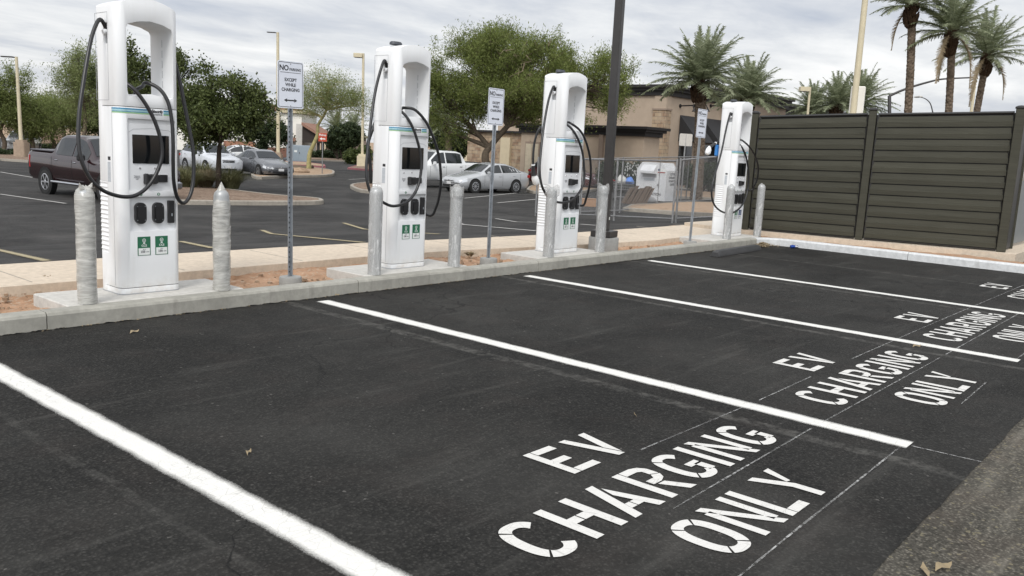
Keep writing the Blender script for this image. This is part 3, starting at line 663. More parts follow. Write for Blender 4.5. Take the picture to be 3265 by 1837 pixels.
C1 = make_charger(cl[0]); C1.location = (CX[0], CY, CZ)
Cs = [C1]+[dup(C1, (CX[i], CY, CZ), 0, cl[i]) for i in (1, 2, 3)]
for i, c in enumerate(Cs):
    ccs_label(c, .155, 'green'); ccs_label(c, .315, 'blue' if i == 3 else 'green')
    buttons(c, (.19, .325) if i == 0 else (.16, .285, .41))
def cable(i, pix, ys_, head=(), tail=(), name='cable', r=.0165):
    pts = [Vector(h) for h in head]
    for (u, v), y in zip(pix, ys_):
        Pp = ony(u, v, CY+y); pts.append(Pp-Vector((CX[i], CY, CZ)))
    pts += [Vector(h) for h in tail]
    MB().tube(spline(pts, 7), r, 10).build(name, M['rubber'], Cs[i], True)
def lin(vals, n):
    return list(np.interp(np.linspace(0, 1, n), np.linspace(0, 1, len(vals)), vals))
back = [(.15, .30, 1.74), (.12, .42, 1.66), (.10, .44, 1.3), (.12, .42, 1.0)]
L1 = [(319, 62), (297, 103), (281, 172), (264, 276), (253, 359), (250, 442), (260, 511), (290, 573), (335, 611), (397, 628), (445, 617), (486, 576), (514, 511), (514, 455), (493, 386), (459, 324), (421, 279), (388, 261)]
cable(0, L1, [.17, .13, .07, .0, -.05, -.09, -.12, -.14, -.15, -.15, -.14, -.13, -.12, -.11, -.09, -.06, -.01, .08], [(.02, .185, 2.23)], [(.13, .2, 1.795), (.13, .34, 1.77), (.13, .43, 1.6), (.14, .44, 1.2)])
R1 = [(466, 264), (507, 283), (535, 324), (548, 386), (552, 455), (552, 524), (555, 586), (566, 631), (586, 648), (607, 621), (617, 566), (616, 483), (604, 414), (586, 324), (569, 241)]
cable(0, R1, [.12, .03, -.03, -.06, -.08, -.08, -.07, -.05, -.03, -.01, .02, .05, .08, .11, .15], [(.36, .44, 1.2), (.35, .43, 1.6), (.33, .34, 1.76), (.33, .22, 1.80)], [(CW, .18, 2.2), (CW-.03, .185, 2.23)])
L2 = [(1225.6, 193), (1209, 240), (1195, 301), (1184, 378), (1174, 466), (1168, 533), (1172, 585), (1187, 622), (1217, 643), (1250, 657), (1283.5, 651), (1311, 632), (1333, 593), (1343, 538), (1339, 483), (1322, 422), (1300, 378), (1272, 350)]
yl = [.17, .13, .07, .0, -.05, -.09, -.12, -.14, -.15, -.15, -.14, -.13, -.12, -.11, -.09, -.06, -.01, .08]
cable(1, L2, yl, [(.02, .185, 2.23)], [(.12, .2, 1.80), (.12, .34, 1.78), (.12, .43, 1.6), (.13, .44, 1.2)])
R2 = [(1289, 344), (1322, 350), (1355, 384), (1377, 428), (1397, 488), (1405, 549), (1404, 604), (1391, 660), (1369, 688)]
yr = [.12, .03, -.03, -.06, -.07, -.07, -.04, .02, .10]
tr = [(CW+.0, .30, .72), (CW-.05, .42, .70), (CW-.06, .44, 1.1), (CW-.02, .42, 1.7), (CW+.01, .3, 2.1), (CW-.02, .19, 2.2)]
cable(1, R2, yr, [(.34, .43, 1.5), (.33, .34, 1.76), (.30, .22, 1.82)], tr)
L3 = [(1765, 276), (1750, 316), (1738.5, 374), (1729.5, 437), (1723, 500), (1720.6, 545), (1727, 590), (1743, 623), (1757, 636), (1772, 643.6), (1799, 646), (1826, 637), (1848, 612), (1862, 576), (1862, 531), (1857, 486), (1844, 446), (1826, 415), (1803.6, 396)]
cable(2, L3, lin(yl, 19), [(.02, .185, 2.23)], [(.14, .2, 1.80), (.12, .34, 1.78), (.12, .43, 1.6), (.13, .44, 1.2)])
R3 = [(1808, 390), (1821.5, 394.5), (1848, 415), (1866, 446), (1880, 495.5), (1884, 545), (1880, 590), (1868.6, 634.6), (1855, 656)]
cable(2, R3, yr, [(.34, .43, 1.5), (.33, .34, 1.76), (.28, .22, 1.82)], tr)
L4 = [(2329, 361), (2319.5, 393), (2311, 432), (2303, 472), (2293, 512), (2281, 552), (2271.5, 588), (2269, 621), (2275, 648), (2290, 667.5), (2313, 679), (2339, 677.5), (2362.5, 659), (2376, 634), (2384, 605), (2387, 565), (2384, 528), (2376, 492), (2357.5, 460.6)]
cable(3, L4, lin([.17, .13, .07, .0, -.05, -.07, -.08, -.08, -.08, -.08, -.08, -.07, -.06, -.03, .03], 19), [(.02, .185, 2.23)], [(.15, .25, 1.80), (.12, .34, 1.78), (.12, .43, 1.6), (.13, .44, 1.2)])
R4 = [(2357.5, 445.7), (2372, 452), (2392, 472), (2409, 502), (2417, 532), (2415.5, 565), (2405.5, 591), (2391, 607)]
cable(3, R4, [.12, .04, -.01, -.03, -.03, .0, .05, .12], [(.34, .43, 1.5), (.28, .34, 1.79)], [(CW-.02, .40, .95), (CW-.06, .44, 1.3), (CW-.02, .42, 1.7), (CW+.01, .3, 2.1), (CW-.02, .19, 2.2)])
def plug(i, pix, y, white, name='plug'):
    P0 = ony(*pix[0], CY+y)-Vector((CX[i], CY, CZ)); P1 = ony(*pix[1], CY+y)-Vector((CX[i], CY, CZ)); P2 = ony(*pix[2], CY+y)-Vector((CX[i], CY, CZ))
    b = MB().tube([P0, P0.lerp(P1, .6), P1], [.022, .027, .038], 12).build(name, M['blackp'], Cs[i], True)
    d = (P2-P1); MB().tube([P1-d*.15, P1+d*.3, P1+d*.8, P2], [.022, .05, .055, .035], 12).build('plug_shell', M['white'], b, True)
    MB().tube([P0+(P0-P1)*.12, P0], [.026, .026], 12).build('collar', M['white'], b, True)
cable(2, [(1721, 408), (1711, 430), (1703, 462), (1700, 500), (1700, 528)], [.38, .40, .42, .42, .42], [(.2, .40, 1.79), (.05, .42, 1.74)], [], r=.017)
plug(2, [(1700, 528), (1702, 560), (1712, 586)], .42, True)
cable(3, [(2300, 447), (2291, 451), (2280, 458)], [.38, .40, .42], [(.2, .40, 1.77)], [], r=.017)
plug(3, [(2280, 458), (2262, 470), (2255, 492)], .42, True)
b = MB(); Pq = ony(2286, 480, CY+.42)-Vector((CX[3], CY, CZ)); b.box(Pq, (.13, .05, .22), bev=.02); b.build('blue_holster', P('bright_blue_plastic', (.03, .20, .55), .35), Cs[3])
cable(1, [(1180, 520), (1181, 560), (1183, 585)], [.42]*3, [(.1, .42, 1.7), (-.02, .43, 1.4)], [], r=.02)
# ------------------------------------------------------------------ bollards
def bollard(x, y, label, style, h=.93, lean=(0, 0), top=None):
    t = thing('bollard', label, 'bollard', (x, y, .14), 0, 'plastic wrapped steel bollards in front of the chargers'); t.rotation_euler = (lean[0], lean[1], random.uniform(0, 6))
    MB().lathe([(.069, 0), (.069, h-.06), (.06, h-.03), (.04, h-.01), (0, h)], 20).build('post', M['pipe'], t, True)
    m = MB(); n = 28; K = 46; ph = [random.uniform(0, 6) for _ in range(6)]
    amp = {'milky': .0019, 'point': .004, 'clear': .0012, 'flare': .0012}[style]
    for i in range(K+1):
        z = (h+.012)*i/K
        for j in range(n):
            a = 2*PI*j/n
            r = .074+amp*(.8+math.sin(3*a+z*9+ph[0])*.6+math.sin(z*46+ph[1]+2*math.sin(a*2+ph[3]))*.35+math.sin(5*a-z*21+ph[2])*.5+random.uniform(-.35, .35))
            if style == 'point':
                f = min(1, max(0, (z-(h-.16))/.17)); r = r*(1+.20*math.exp(-((z-.52)/.2)**2)*max(0, math.cos(a-2.6)))*(1-.97*f**1.7); zz = z+.05*f
            elif style == 'flare':
                r = r*1.02+(.02*max(0, math.cos(a*2+ph[4])) if z > h-.13 else 0)+(.008 if z > h-.13 else 0); zz = z+(.02*math.sin(a*4+ph[5]) if i == K else 0)
            else:
                f = min(1, max(0, (z-(h-.075))/.085)); r = r*(1-.9*f**2.6); zz = z+(.012*math.sin(a*2+ph[4]) if f > .5 else 0)
            m.v.append((r*math.cos(a), r*math.sin(a), zz+.004))
    for i in range(K):
        for j in range(n): j2 = (j+1) % n; m.f.append((i*n+j, i*n+j2, (i+1)*n+j2, (i+1)*n+j))
    if style != 'flare': m.f.append(tuple(range(K*n, K*n+n)))
    m.build('plastic_wrap', M['wrap2' if style in ('milky', 'point') else 'wrap'], t, 75)
    if style == 'milky':                                            # two little ears of gathered plastic
        for a in (.4, 2.9):
            e = MB(); e.tube([(.03*math.cos(a), .03*math.sin(a), h-.01), (.05*math.cos(a), .05*math.sin(a), h+.02), (.062*math.cos(a), .062*math.sin(a), h+.045)], [.022, .014, .002], 7); e.build('wrap_knot', M['wrap2'], t, True)
bb = [(-2.564, .20, 'bollard in milky plastic, leftmost, at the left corner of the nearest charger', 'milky', .94), (-1.35, .196, 'bollard in loose white plastic gathered to a point, right of the nearest charger', 'point', .93),
      (.492, .20, 'bollard wrapped in clear plastic at the left corner of the second charger', 'clear', .95), (1.735, .20, 'bollard with loose plastic flaring at its top, in front of the silver sedan', 'flare', .95),
      (3.573, .20, 'bollard wrapped in clear plastic covering the left corner of the third charger', 'flare', .95), (4.80, .20, 'bollard standing in front of the dark square lamp post', 'flare', .97),
      (8.878, .20, 'bollard covering the left corner of the farthest charger', 'clear', .98), (10.19, .21, 'rightmost bollard, wrapped, in front of the brown slatted fence', 'clear', 1.0)]
for x, y, l, s, h in bb: bollard(x, y, l, s, h, (0, .012 if x > 4 else 0))
# ------------------------------------------------------------------ no parking signs
def make_sign(label):
    t = thing('parking_sign', label, 'sign', (0, 0, 0), 0, 'no parking signs between the chargers')
    m = MB(); m.prism([(-.028, .0), (-.02, .0), (-.012, .022), (.012, .022), (.02, 0), (.028, 0), (.028, .004), (.021, .004), (.014, .027), (-.014, .027), (-.021, .004), (-.028, .004)], 0, 2.16); m.build('post', M['galv'], t)
    m = MB(); [m.box((0, .0205, .06+k*.0508), (.010, .004, .016)) for k in range(40)]; m.build('post_holes', M['blackp'], t)
    m = MB(); m.lathe([(.115, -.12), (.115, .0), (.108, .012), (0, .012)], 18); m.build('footing', M['conc'], t, True)
    z0 = 1.713; p = MB().prismy(rrect(-.1525, z0, .1525, z0+.457, .02, 4), -.004, -.001).build('plate', M['signw'], t)
    fr_ = MB(); a = rrect(-.142, z0+.011, .142, z0+.446, .016, 4); b = rrect(-.137, z0+.016, .137, z0+.441, .012, 4); n = len(a)
    fr_.add([(q[0], -.0048, q[1]) for q in a]+[(q[0], -.0048, q[1]) for q in b], [(i, (i+1) % n, (i+1) % n+n, i+n) for i in range(n)]); fr_.build('border', M['ink'], p)
    x = MB(); x.text('NO', .072, (-.077, -.0045, z0+.388), bold=.0016, sx=.95); x.text('PARKING', .038, (.054, -.0045, z0+.378), bold=.0006, sx=.86); x.box((0, -.0047, z0+.347), (.24, .0006, .004))
    for k, l in enumerate(('EXCEPT', 'WHILE', 'CHARGING')): x.text(l, .044, (0, -.0045, z0+.276-k*.048), bold=.0009, sx=.93)
    x.prismy([(-.078, z0+.078), (-.042, z0+.060), (-.046, z0+.0715), (.046, z0+.0715), (.042, z0+.060), (.078, z0+.078), (.042, z0+.096), (.046, z0+.0845), (-.046, z0+.0845), (-.042, z0+.096)], -.0052, -.0045)
    x.build('sign_text', M['ink'], p)
    b = MB(); [b.lathe([(.006, 0), (.004, .003)], 8, Matrix.Translation((0, -.004, z0+zz)) @ Matrix.Rotation(PI/2, 4, 'X')) for zz in (.43, .025)]; b.build('bolt', M['galvd'], p)
    return t
sl = ['nearest no parking sign, on its post between the first and second chargers', 'no parking sign in front of the big green tree, between the second and third chargers', 'farthest no parking sign, left of the charger by the fence']
s0 = make_sign(sl[0]); s0.location = (-.40, .47, .14); s0.rotation_euler = (0, -.012, .0)
s1 = dup(s0, (2.66, .47, .14), .03, sl[1]); s1.rotation_euler = (0, .0, .02)
s2 = dup(s0, (7.69, .29, .14), 0, sl[2]); s2.rotation_euler = (0, .02, -.05); s2.scale = (1, 1, 1.04)
# dark square lamp post
t = thing('lamp_post', 'dark square lamp post rising out of frame behind the third charger', 'lamp post', (5.60, .68, .1), .2)
m = MB(); m.lathe([(.235, -.1), (.235, .16), (.225, .175), (0, .175)], 28); m.build('concrete_base', M['conc'], t, 40)
MB().box((0, 0, .23), (.33, .33, .10), bev=.008).build('base_cover', M['darkpole'], t)
MB().box((0, 0, 4.3), (.125, .125, 8.1), bev=.012).build('shaft', M['darkpole'], t)
MB().box((.0, -.45, 8.3), (.3, .7, .1), bev=.02).build('lamp_head', M['darkpole'], t)
MB().box((.02, -.064, .47), (.03, .004, .045)).box((.02, -.064, .60), (.008, .004, .008)).build('handhole_label', M['labelwhite'], t)
# ------------------------------------------------------------------ brown slatted fence enclosure
FA = Vector((10.73, .72, .20)); FB = Vector((11.12, -1.42, .20)); FC = Vector((11.74, -3.72, .20)); zt = [2.47, 2.57, 2.67]
FD = Vector((12.75, -3.66, .20)); FE = Vector((10.85, 1.9, .2))
fslab = MB().prism([(10.60, .86), (10.98, -1.6), (11.52, -4.0), (16.5, -3.9), (16.5, 2.2), (10.9, 2.2)], -.2, .195)
struct('enclosure_slab', fslab, M['walk'])
t = thing('slatted_fence', 'dark brown composite fence of wide horizontal boards beside the farthest charger', 'fence', (11.12, -1.42, .2))
def W(o): o.matrix_parent_inverse = Matrix.Translation(-o.parent.location); return o
def panel(a, b, za, zb, nb=11):
    d = (b-a); d.z = 0; ln = d.length; d.normalize(); nn = Vector((d.y, -d.x, 0));
    if nn.x > 0: nn = -nn
    m = MB(); a2 = a+d*.09; b2 = b-d*.09
    for k in range(nb):
        f0, f1 = (k+.0)/nb, (k+1)/nb
        for (p, zt_, q, zq) in ((a2, za, b2, zb),):
            z00 = p.z+.05+(zt_-p.z-.10)*f0; z01 = p.z+.05+(zt_-p.z-.10)*f1; z10 = q.z+.05+(zq-q.z-.10)*f0; z11 = q.z+.05+(zq-q.z-.10)*f1
            o0, o1 = .034, .010                                      # lower edge stands proud: a shadow line under each board
            zm0 = z00+(z01-z00)*.42; zm1 = z10+(z11-z10)*.42
            m.add([Vector((p.x, p.y, z00))+nn*(o0-.006), Vector((q.x, q.y, z10))+nn*(o0-.006), Vector((q.x, q.y, zm1))+nn*o0, Vector((p.x, p.y, zm0))+nn*o0, Vector((q.x, q.y, zm1+.006))+nn*(o1+.012), Vector((p.x, p.y, zm0+.006))+nn*(o1+.012), Vector((q.x, q.y, z11-.020))+nn*o1, Vector((p.x, p.y, z01-.020))+nn*o1, Vector((p.x, p.y, z00))-nn*.01, Vector((q.x, q.y, z10))-nn*.01, Vector((q.x, q.y, z11-.020))-nn*.01, Vector((p.x, p.y, z01-.020))-nn*.01],
                  [(0, 1, 2, 3), (3, 2, 4, 5), (5, 4, 6, 7), (8, 9, 1, 0), (9, 8, 11, 10), (7, 6, 10, 11), (0, 3, 5, 7, 11, 8), (1, 9, 10, 6, 4, 2)])
    W(m.build('board_panel', M['fence'], t))
    m = MB(); n3 = nn*-.022; m.add([Vector((a2.x, a2.y, a.z+.03))+n3, Vector((b2.x, b2.y, b.z+.03))+n3, Vector((b2.x, b2.y, zb-.03))+n3, Vector((a2.x, a2.y, za-.03))+n3, Vector((a2.x, a2.y, a.z+.03))+n3*1.5, Vector((b2.x, b2.y, b.z+.03))+n3*1.5, Vector((b2.x, b2.y, zb-.03))+n3*1.5, Vector((a2.x, a2.y, za-.03))+n3*1.5], [(0, 1, 2, 3), (7, 6, 5, 4), (3, 2, 6, 7), (0, 4, 5, 1)]); W(m.build('gap_shade_backing', M['fencecap'], t))  # black sheet added behind the boards so their gaps look shadowed
    m = MB(); m.tube([(a2.x, a2.y, za-.025), (b2.x, b2.y, zb-.025)], .028, 4); m.tube([(a2.x, a2.y, a.z+.03), (b2.x, b2.y, b.z+.03)], .026, 4)
    for p, z_ in ((a2, za), (b2, zb)): m.tube([(p.x, p.y, p.z+.03), (p.x, p.y, z_-.03)], .03, 4)
    W(m.build('trim_rail', M['fencecap'], t))
def fpost(p, z, w_=.13, cap=True):
    m = MB(); m.box((p.x, p.y, (p.z+z)/2), (w_, w_, z-p.z), math.atan2(.6, 2.3)*0+.2, bev=.008); o = W(m.build('fence_post', M['fence'], t))
    if cap:
        m = MB(); m.box((p.x, p.y, z+.012), (w_+.03, w_+.03, .025), .2, bev=.004); m.lathe([((w_+.02)*.707, .025), (.07, .045), (0, .055)], 4, Matrix.Translation((p.x, p.y, z)) @ Matrix.Rotation(.2+PI/4, 4, 'Z')); c_ = m.build('post_cap', M['fencecap'], o); c_.matrix_parent_inverse = Matrix.Identity(4)
panel(FA, FB, zt[0], zt[1]); panel(FB, FC, zt[1], zt[2]); panel(FC, FD, zt[2], zt[2])
fpost(FA, zt[0]+.04); fpost(FB, zt[1]+.05); fpost(FC, zt[2]+.05, .15); fpost(FD, zt[2]+.02, .12)
# grey cabinet door past the fence end
t2 = thing('metal_gate', 'plain grey metal gate standing past the right end of the fence', 'gate', (14.0, -3.60, .2))
MB().box((0, 0, 1.15), (2.2, .06, 2.2), .0, bev=.01).build('door_leaf', P('pale_grey_metal', (.20, .21, .21), .5, .1), t2)
MB().box((-1.02, -.06, 1.35), (.05, .06, .16)).build('latch', M['chrome'], t2)
def pw(m, name, mat, root, smooth=False):                           # part modelled in world coordinates
    o = m.build(name, mat, root, smooth); o.matrix_parent_inverse = (Matrix.Translation(root.location) @ Matrix.Rotation(root.rotation_euler.z, 4, 'Z')).inverted(); return o
# ------------------------------------------------------------------ traffic islands, kerbs and lines of the rear lot
def island(name, pts, mat, kmat=None, h=.15, kw=.14):
    a = kerb('k', pts, kw, h, None, closed=True, gz=True); struct(name+'_kerb', a, kmat or M['oldcurb'])
    c = sum((Vector(p) for p in pts), Vector((0, 0)))/len(pts); m = MB()
    for p in pts: q = Vector(p)+(c-Vector(p)).normalized()*.1; m.v.append((q.x, q.y, prof(q.y)+h-.02))
    m.v.append((c.x, c.y, prof(c.y)+h+.06)); n = len(pts); m.f = [(i, (i+1) % n, n) for i in range(n)]
    struct(name, m, mat)
def gp2(u, v, h=0): q = gnd(u, v, h); return (q.x, q.y)
def rounded(pts, it=2):
    for _ in range(it):
        o = []
        for i in range(len(pts)):
            a = Vector(pts[i]); b = Vector(pts[(i+1) % len(pts)]); o += [tuple(a.lerp(b, .2)), tuple(a.lerp(b, .8))]
        pts = o
    return pts
island('planted_island', rounded([(7.2, 19.2), (7.9, 17.9), (10.3, 17.15), (12.6, 16.9), (13.5, 18.3), (12.6, 20.0), (12.6, 26), (10, 28.5), (8, 25)]), M['gravel'])
island('log_island', rounded([gp2(800, 575), gp2(900, 568), gp2(1065, 565), gp2(1068, 548), gp2(985, 537), gp2(880, 536), gp2(800, 540)]), M['tandirt'])
island('small_island', rounded([gp2(1105, 596), gp2(1150, 618), gp2(1290, 618), gp2(1330, 600), gp2(1200, 585)]), M['gravel'])
island('box_island', rounded([gp2(1672, 618), gp2(1840, 622), gp2(1880, 612), gp2(1990, 600), gp2(1990, 588), gp2(1800, 586), gp2(1690, 596)]), M['tandirt'])
island('gate_island', [gp2(1985, 673), gp2(2145, 685), gp2(2420, 704), gp2(2420, 655), gp2(2190, 652), gp2(2010, 662)], M['tandirt'])
island('far_right_island', [gp2(2115, 632), gp2(2420, 645), gp2(2420, 622), gp2(2115, 612)], M['tandirt'])
island('far_right_bed', [gp2(2100, 600), gp2(2420, 612), gp2(2420, 592), gp2(2100, 586)], M['gravel'])
island('left_bed', [gp2(-160, 520), gp2(0, 513), gp2(110, 520), gp2(250, 516), gp2(480, 500), gp2(480, 478), gp2(200, 478), gp2(-160, 478)], M['gravel'])
island('pole_bed', [gp2(1108, 540), gp2(1165, 545), gp2(1290, 548), gp2(1290, 530), gp2(1150, 528)], M['gravel'], M['redcurb'])
island('cabinet_bed', [gp2(760, 527), gp2(980, 532), gp2(1038, 536), gp2(1036, 530), gp2(980, 522), gp2(780, 512)], M['tandirt'], M['redcurb'])
island('far_hedge_bed', [gp2(960, 512), gp2(1100, 516), gp2(1180, 523), gp2(1320, 526), gp2(1320, 508), gp2(1000, 496)], M['gravel'])
def rl(a, b, wd, mat, lb):
    A = gnd(*a); B = gnd(*b); stripe((A.x, A.y), (B.x, B.y), wd, lambda r: prof(r.y)+.012, mat, 'lot_stripe', lb, 'faded bay lines in the rear lot', fz=.03)
rl((-30, 793), (150, 834), .11, M['yellow'], 'yellow line at the left edge just behind the sidewalk')
rl((575, 771), (680, 793), .11, M['yellow'], 'short yellow line seen right of the nearest charger')
rl((835, 735), (1160, 775), .11, M['yellow'], 'faded yellow line behind the nearest no parking sign')
rl((1095, 712), (1400, 748), .11, M['yellow'], 'yellowish line passing behind the second charger')
rl((0, 620), (210, 650), .1, M['fadewhite'], 'faded white line running under the maroon pickup')
rl((0, 549), (105, 567), .1, M['fadewhite'], 'faded white line at the left edge behind the maroon pickup')
rl((1463, 712), (1712, 738), .1, M['fadewhite'], 'white bay line below the silver sedan, nearest the sidewalk')
rl((1580, 698), (1712, 710), .1, M['fadewhite'], 'white bay line left of the third charger')
rl((1480, 633), (1690, 612), .1, M['fadewhite'], 'white line at the wheels of the silver sedan')
rl((1585, 648), (1710, 636), .1, M['fadewhite'], 'white line in front of the silver sedan, right of the sign post')
rl((1112, 573), (1170, 570), .12, M['fadewhite'], 'short white line above the small island')
rl((1850, 716), (1900, 720), .1, M['fadewhite'], 'short white line between the third charger and the dark lamp post')
# ------------------------------------------------------------------ trees
def orient_quads(C, N, Ls, Ws, spread=1.0, D=None):
    n = len(C)
    d = rng.normal(size=(n, 3)) if D is None else D+rng.normal(size=(n, 3))*spread
    d /= np.linalg.norm(d, axis=1)[:, None]; e = rng.normal(size=(n, 3)); w = np.cross(d, e); w /= np.linalg.norm(w, axis=1)[:, None]
    a = d*Ls[:, None]/2; b = w*Ws[:, None]/2
    return np.stack([C-a, C-b, C+a, C+b], axis=1)
def tree(name, label, pos, lobes, trunk, leafmat, barkmat, n_cl=70, leaves=14000, lsz=(.10, .05), tr=.14, twig=.55, group=None, seed=1, cat='tree', flat=1.0, droop=0.0, bare=0, sprout=0, cl_r=.45):
    """lobes: list of (dx,dy,dz,rx,ry,rz) ellipsoids relative to the base; trunk: list of points relative to the base"""
    R = np.random.default_rng(seed); rd = random.Random(seed)
    t = thing(name, label, cat, pos, 0, group); m = MB()
    tp = [Vector(p) for p in trunk]; k = len(tp)
    m.tube(spline(tp, 4), list(np.interp(np.linspace(0, 1, (k-1)*4+1), [0, .12, 1], [tr*1.35, tr, tr*.55])), 9)
    vol = np.array([l[3]*l[4]*l[5] for l in lobes]); vol = vol**.75/np.sum(vol**.75)
    cents = []; top = tp[-1]
    limbs = []
    for l in lobes:
        c = Vector(l[:3]); st = tp[-1] if (c-tp[-1]).length < (c-tp[-2]).length or k < 3 else tp[-2]
        mid = st.lerp(c, .5)+Vector((rd.uniform(-.2, .2), rd.uniform(-.2, .2), rd.uniform(-.1, .25)))*l[3]*.4
        pth = spline([st, mid, c], 5); m.tube(pth, list(np.linspace(tr*.6, tr*.2, len(pth))), 7); limbs.append(pth)
    while len(cents) < n_cl:
        i = R.choice(len(lobes), p=vol); l = lobes[i]; d = R.normal(size=3); d /= np.linalg.norm(d); rr = R.uniform(.25, 1)**.45*R.uniform(.82, 1.12)
        c = Vector((l[0]+d[0]*rr*l[3], l[1]+d[1]*rr*l[4], l[2]+d[2]*rr*l[5])); 
        if c.z < .25 and cat == 'tree': continue
        cents.append((c, i))
        st = limbs[i][rd.randint(2, len(limbs[i])-1)]; mid = st.lerp(c, .5)+Vector((rd.uniform(-1, 1), rd.uniform(-1, 1), rd.uniform(-.3, .8)))*(c-st).length*.16
        m.tube(spline([st, mid, c], 4), list(np.linspace(tr*.22, .008, 9)), 5, False)
    per = leaves//n_cl; Q = []
    for c, i in cents:
        l = lobes[i]; cc = np.array(c); out = cc-np.array([l[0], l[1], l[2]-l[5]*.3]); out /= np.linalg.norm(out)+1e-6
        nt = max(3, per//24); tw = R.normal(size=(nt, 3))*.75+out*.8+np.array([0, 0, .25-droop]); tw /= np.linalg.norm(tw, axis=1)[:, None]
        ln = twig*R.uniform(.45, 1.25, nt)
        for q in range(nt):
            e = cc+tw[q]*ln[q]+np.array([0, 0, -droop*ln[q]*.5])
            if q % 2 == 0: m.tube([tuple(cc), tuple((cc+e)/2+R.normal(size=3)*.03), tuple(e)], [.010, .007, .003], 3, False)
            s = R.uniform(.1, 1.05, per//nt)[:, None]; sp = cl_r*twig*.5
            P_ = cc+(e-cc)*s+R.normal(size=(len(s), 3))*sp*np.array([1, 1, flat])
            L = lsz[0]*R.uniform(.6, 1.3, len(s)); Wd = lsz[1]*R.uniform(.6, 1.3, len(s))
            Q.append(orient_quads(P_, None, L, Wd, .9, np.tile(tw[q], (len(s), 1))))
    for q in range(sprout):                                          # long single shoots rising out of the crown
        c, i = cents[R.integers(len(cents))]; l = lobes[i]
        c = Vector((l[0]+rd.uniform(-.8, .8)*l[3], l[1]+rd.uniform(-.8, .8)*l[4], l[2]+l[5]*rd.uniform(.5, .8))); e = c+Vector((rd.uniform(-.25, .25), rd.uniform(-.25, .25), 1)).normalized()*l[5]*rd.uniform(.3, .65)
        m.tube([c, c.lerp(e, .5)+Vector((rd.uniform(-.1, .1), 0, 0)), e], [.018, .012, .004], 4, False)
        s = R.uniform(.0, 1, 110)[:, None]; P_ = np.array(c)+(np.array(e)-np.array(c))*s+R.normal(size=(110, 3))*(.17-.12*s)*lsz[0]*8
        Q.append(orient_quads(P_, None, lsz[0]*R.uniform(.6, 1.2, 110), lsz[1]*R.uniform(.6, 1.2, 110)))
    m.build('trunk', barkmat, t, 60)
    if bare:
        b = MB()
        for q in range(bare):
            l = lobes[0]; c = Vector((l[0]+rd.uniform(-.8, .8)*l[3], l[1]-rd.uniform(.5, 1.)*l[4]*.85, l[2]+rd.uniform(-.9, .6)*l[5])); p = [c]
            for z in range(5): p.append(p[-1]+Vector((rd.gauss(0, .3), rd.gauss(0, .15), rd.gauss(-.05, .22))))
            b.tube(spline(p, 3), list(np.linspace(.022, .006, 16)), 4, False)
        b.build('dead_branches', M['twig'], t)
    quads_obj('crown', np.concatenate(Q), leafmat, t); return t
def lp(P0, u, v):                                                     # offset of that sight line from the base, in the upright plane through it
    return topat(u, v, P0)-P0
RX = Vector((CR.x, CR.y, 0)).normalized(); RY = Vector((CFW.x, CFW.y, 0)).normalized()
def lobe(P0, u, v, du, dv, deep=None, dd=0):                          # ellipsoid covering du x dv pixels round (u,v)
    dep = (P0-CAM).dot(CFW); o = lp(P0, u, v)+RY*dd; rx = du/CF*dep/2; rz = dv/CF*dep/2; return (o.x, o.y, o.z, rx if deep is None else deep, rx if deep is None else deep, rz)
B1 = gnd(696, 602, .13)
tree('shade_tree', 'dark green shade tree on the island, behind the pointed bollard', B1, [lobe(B1, 725, 320, 150, 110), lobe(B1, 640, 345, 130, 110), lobe(B1, 800, 350, 110, 70), lobe(B1, 700, 400, 220, 90), lobe(B1, 640, 400, 90, 70), lobe(B1, 668, 245, 26, 90), lobe(B1, 600, 405, 70, 50), lobe(B1, 850, 300, 60, 26), lobe(B1, 770, 275, 60, 30)],
     [(0, 0, -.2), (.02, 0, .9), (.05, 0, 1.5), tuple(lp(B1, 706, 430))], M['leafdark'], M['bark'], 110, 27000, (.125, .07), .11, .55, 'trees of the rear lot', 3, sprout=12)
B2 = base(460, 610, 37)
tree('shade_tree', 'dark green tree with upright shoots behind the nearest charger', B2, [lobe(B2, 420, 260, 110, 140), lobe(B2, 560, 270, 100, 110), lobe(B2, 470, 340, 230, 120), lobe(B2, 600, 345, 90, 100), lobe(B2, 400, 190, 36, 70), lobe(B2, 560, 195, 34, 70), lobe(B2, 340, 280, 80, 100), lobe(B2, 600, 225, 26, 50)],
     [(0, 0, -.2), (.05, 0, 1), (.02, .1, 1.8), tuple(lp(B2, 468, 400))], M['leafdark'], M['bark'], 90, 23000, (.13, .07), .11, .55, 'trees of the rear lot', 4, sprout=14)
B3 = base(1548, 590, 52)
tree('mesquite_tree', 'largest tree, broad feathery green crown over the silver sedan', B3, [lobe(B3, 1640, 210, 330, 200), lobe(B3, 1500, 250, 260, 220), lobe(B3, 1430, 330, 190, 170), lobe(B3, 1740, 240, 250, 200), lobe(B3, 1880, 290, 250, 190), lobe(B3, 1930, 250, 150, 140), lobe(B3, 1650, 310, 420, 150), lobe(B3, 1560, 170, 190, 130), lobe(B3, 1740, 350, 200, 70), lobe(B3, 1430, 420, 110, 60)],
     [(0, 0, -.3), (.05, 0, .9), (-.15, 0, 1.7), tuple(lp(B3, 1560, 470)), tuple(lp(B3, 1620, 400))], M['leafmesq'], M['bark2'], 300, 120000, (.19, .045), .28, 1.0, 'trees of the rear lot', 5, flat=.8, sprout=44, bare=45)
B4 = base(985, 548, 59)
def rel(Bp, *px): return [tuple(lp(Bp, *p)) for p in px]
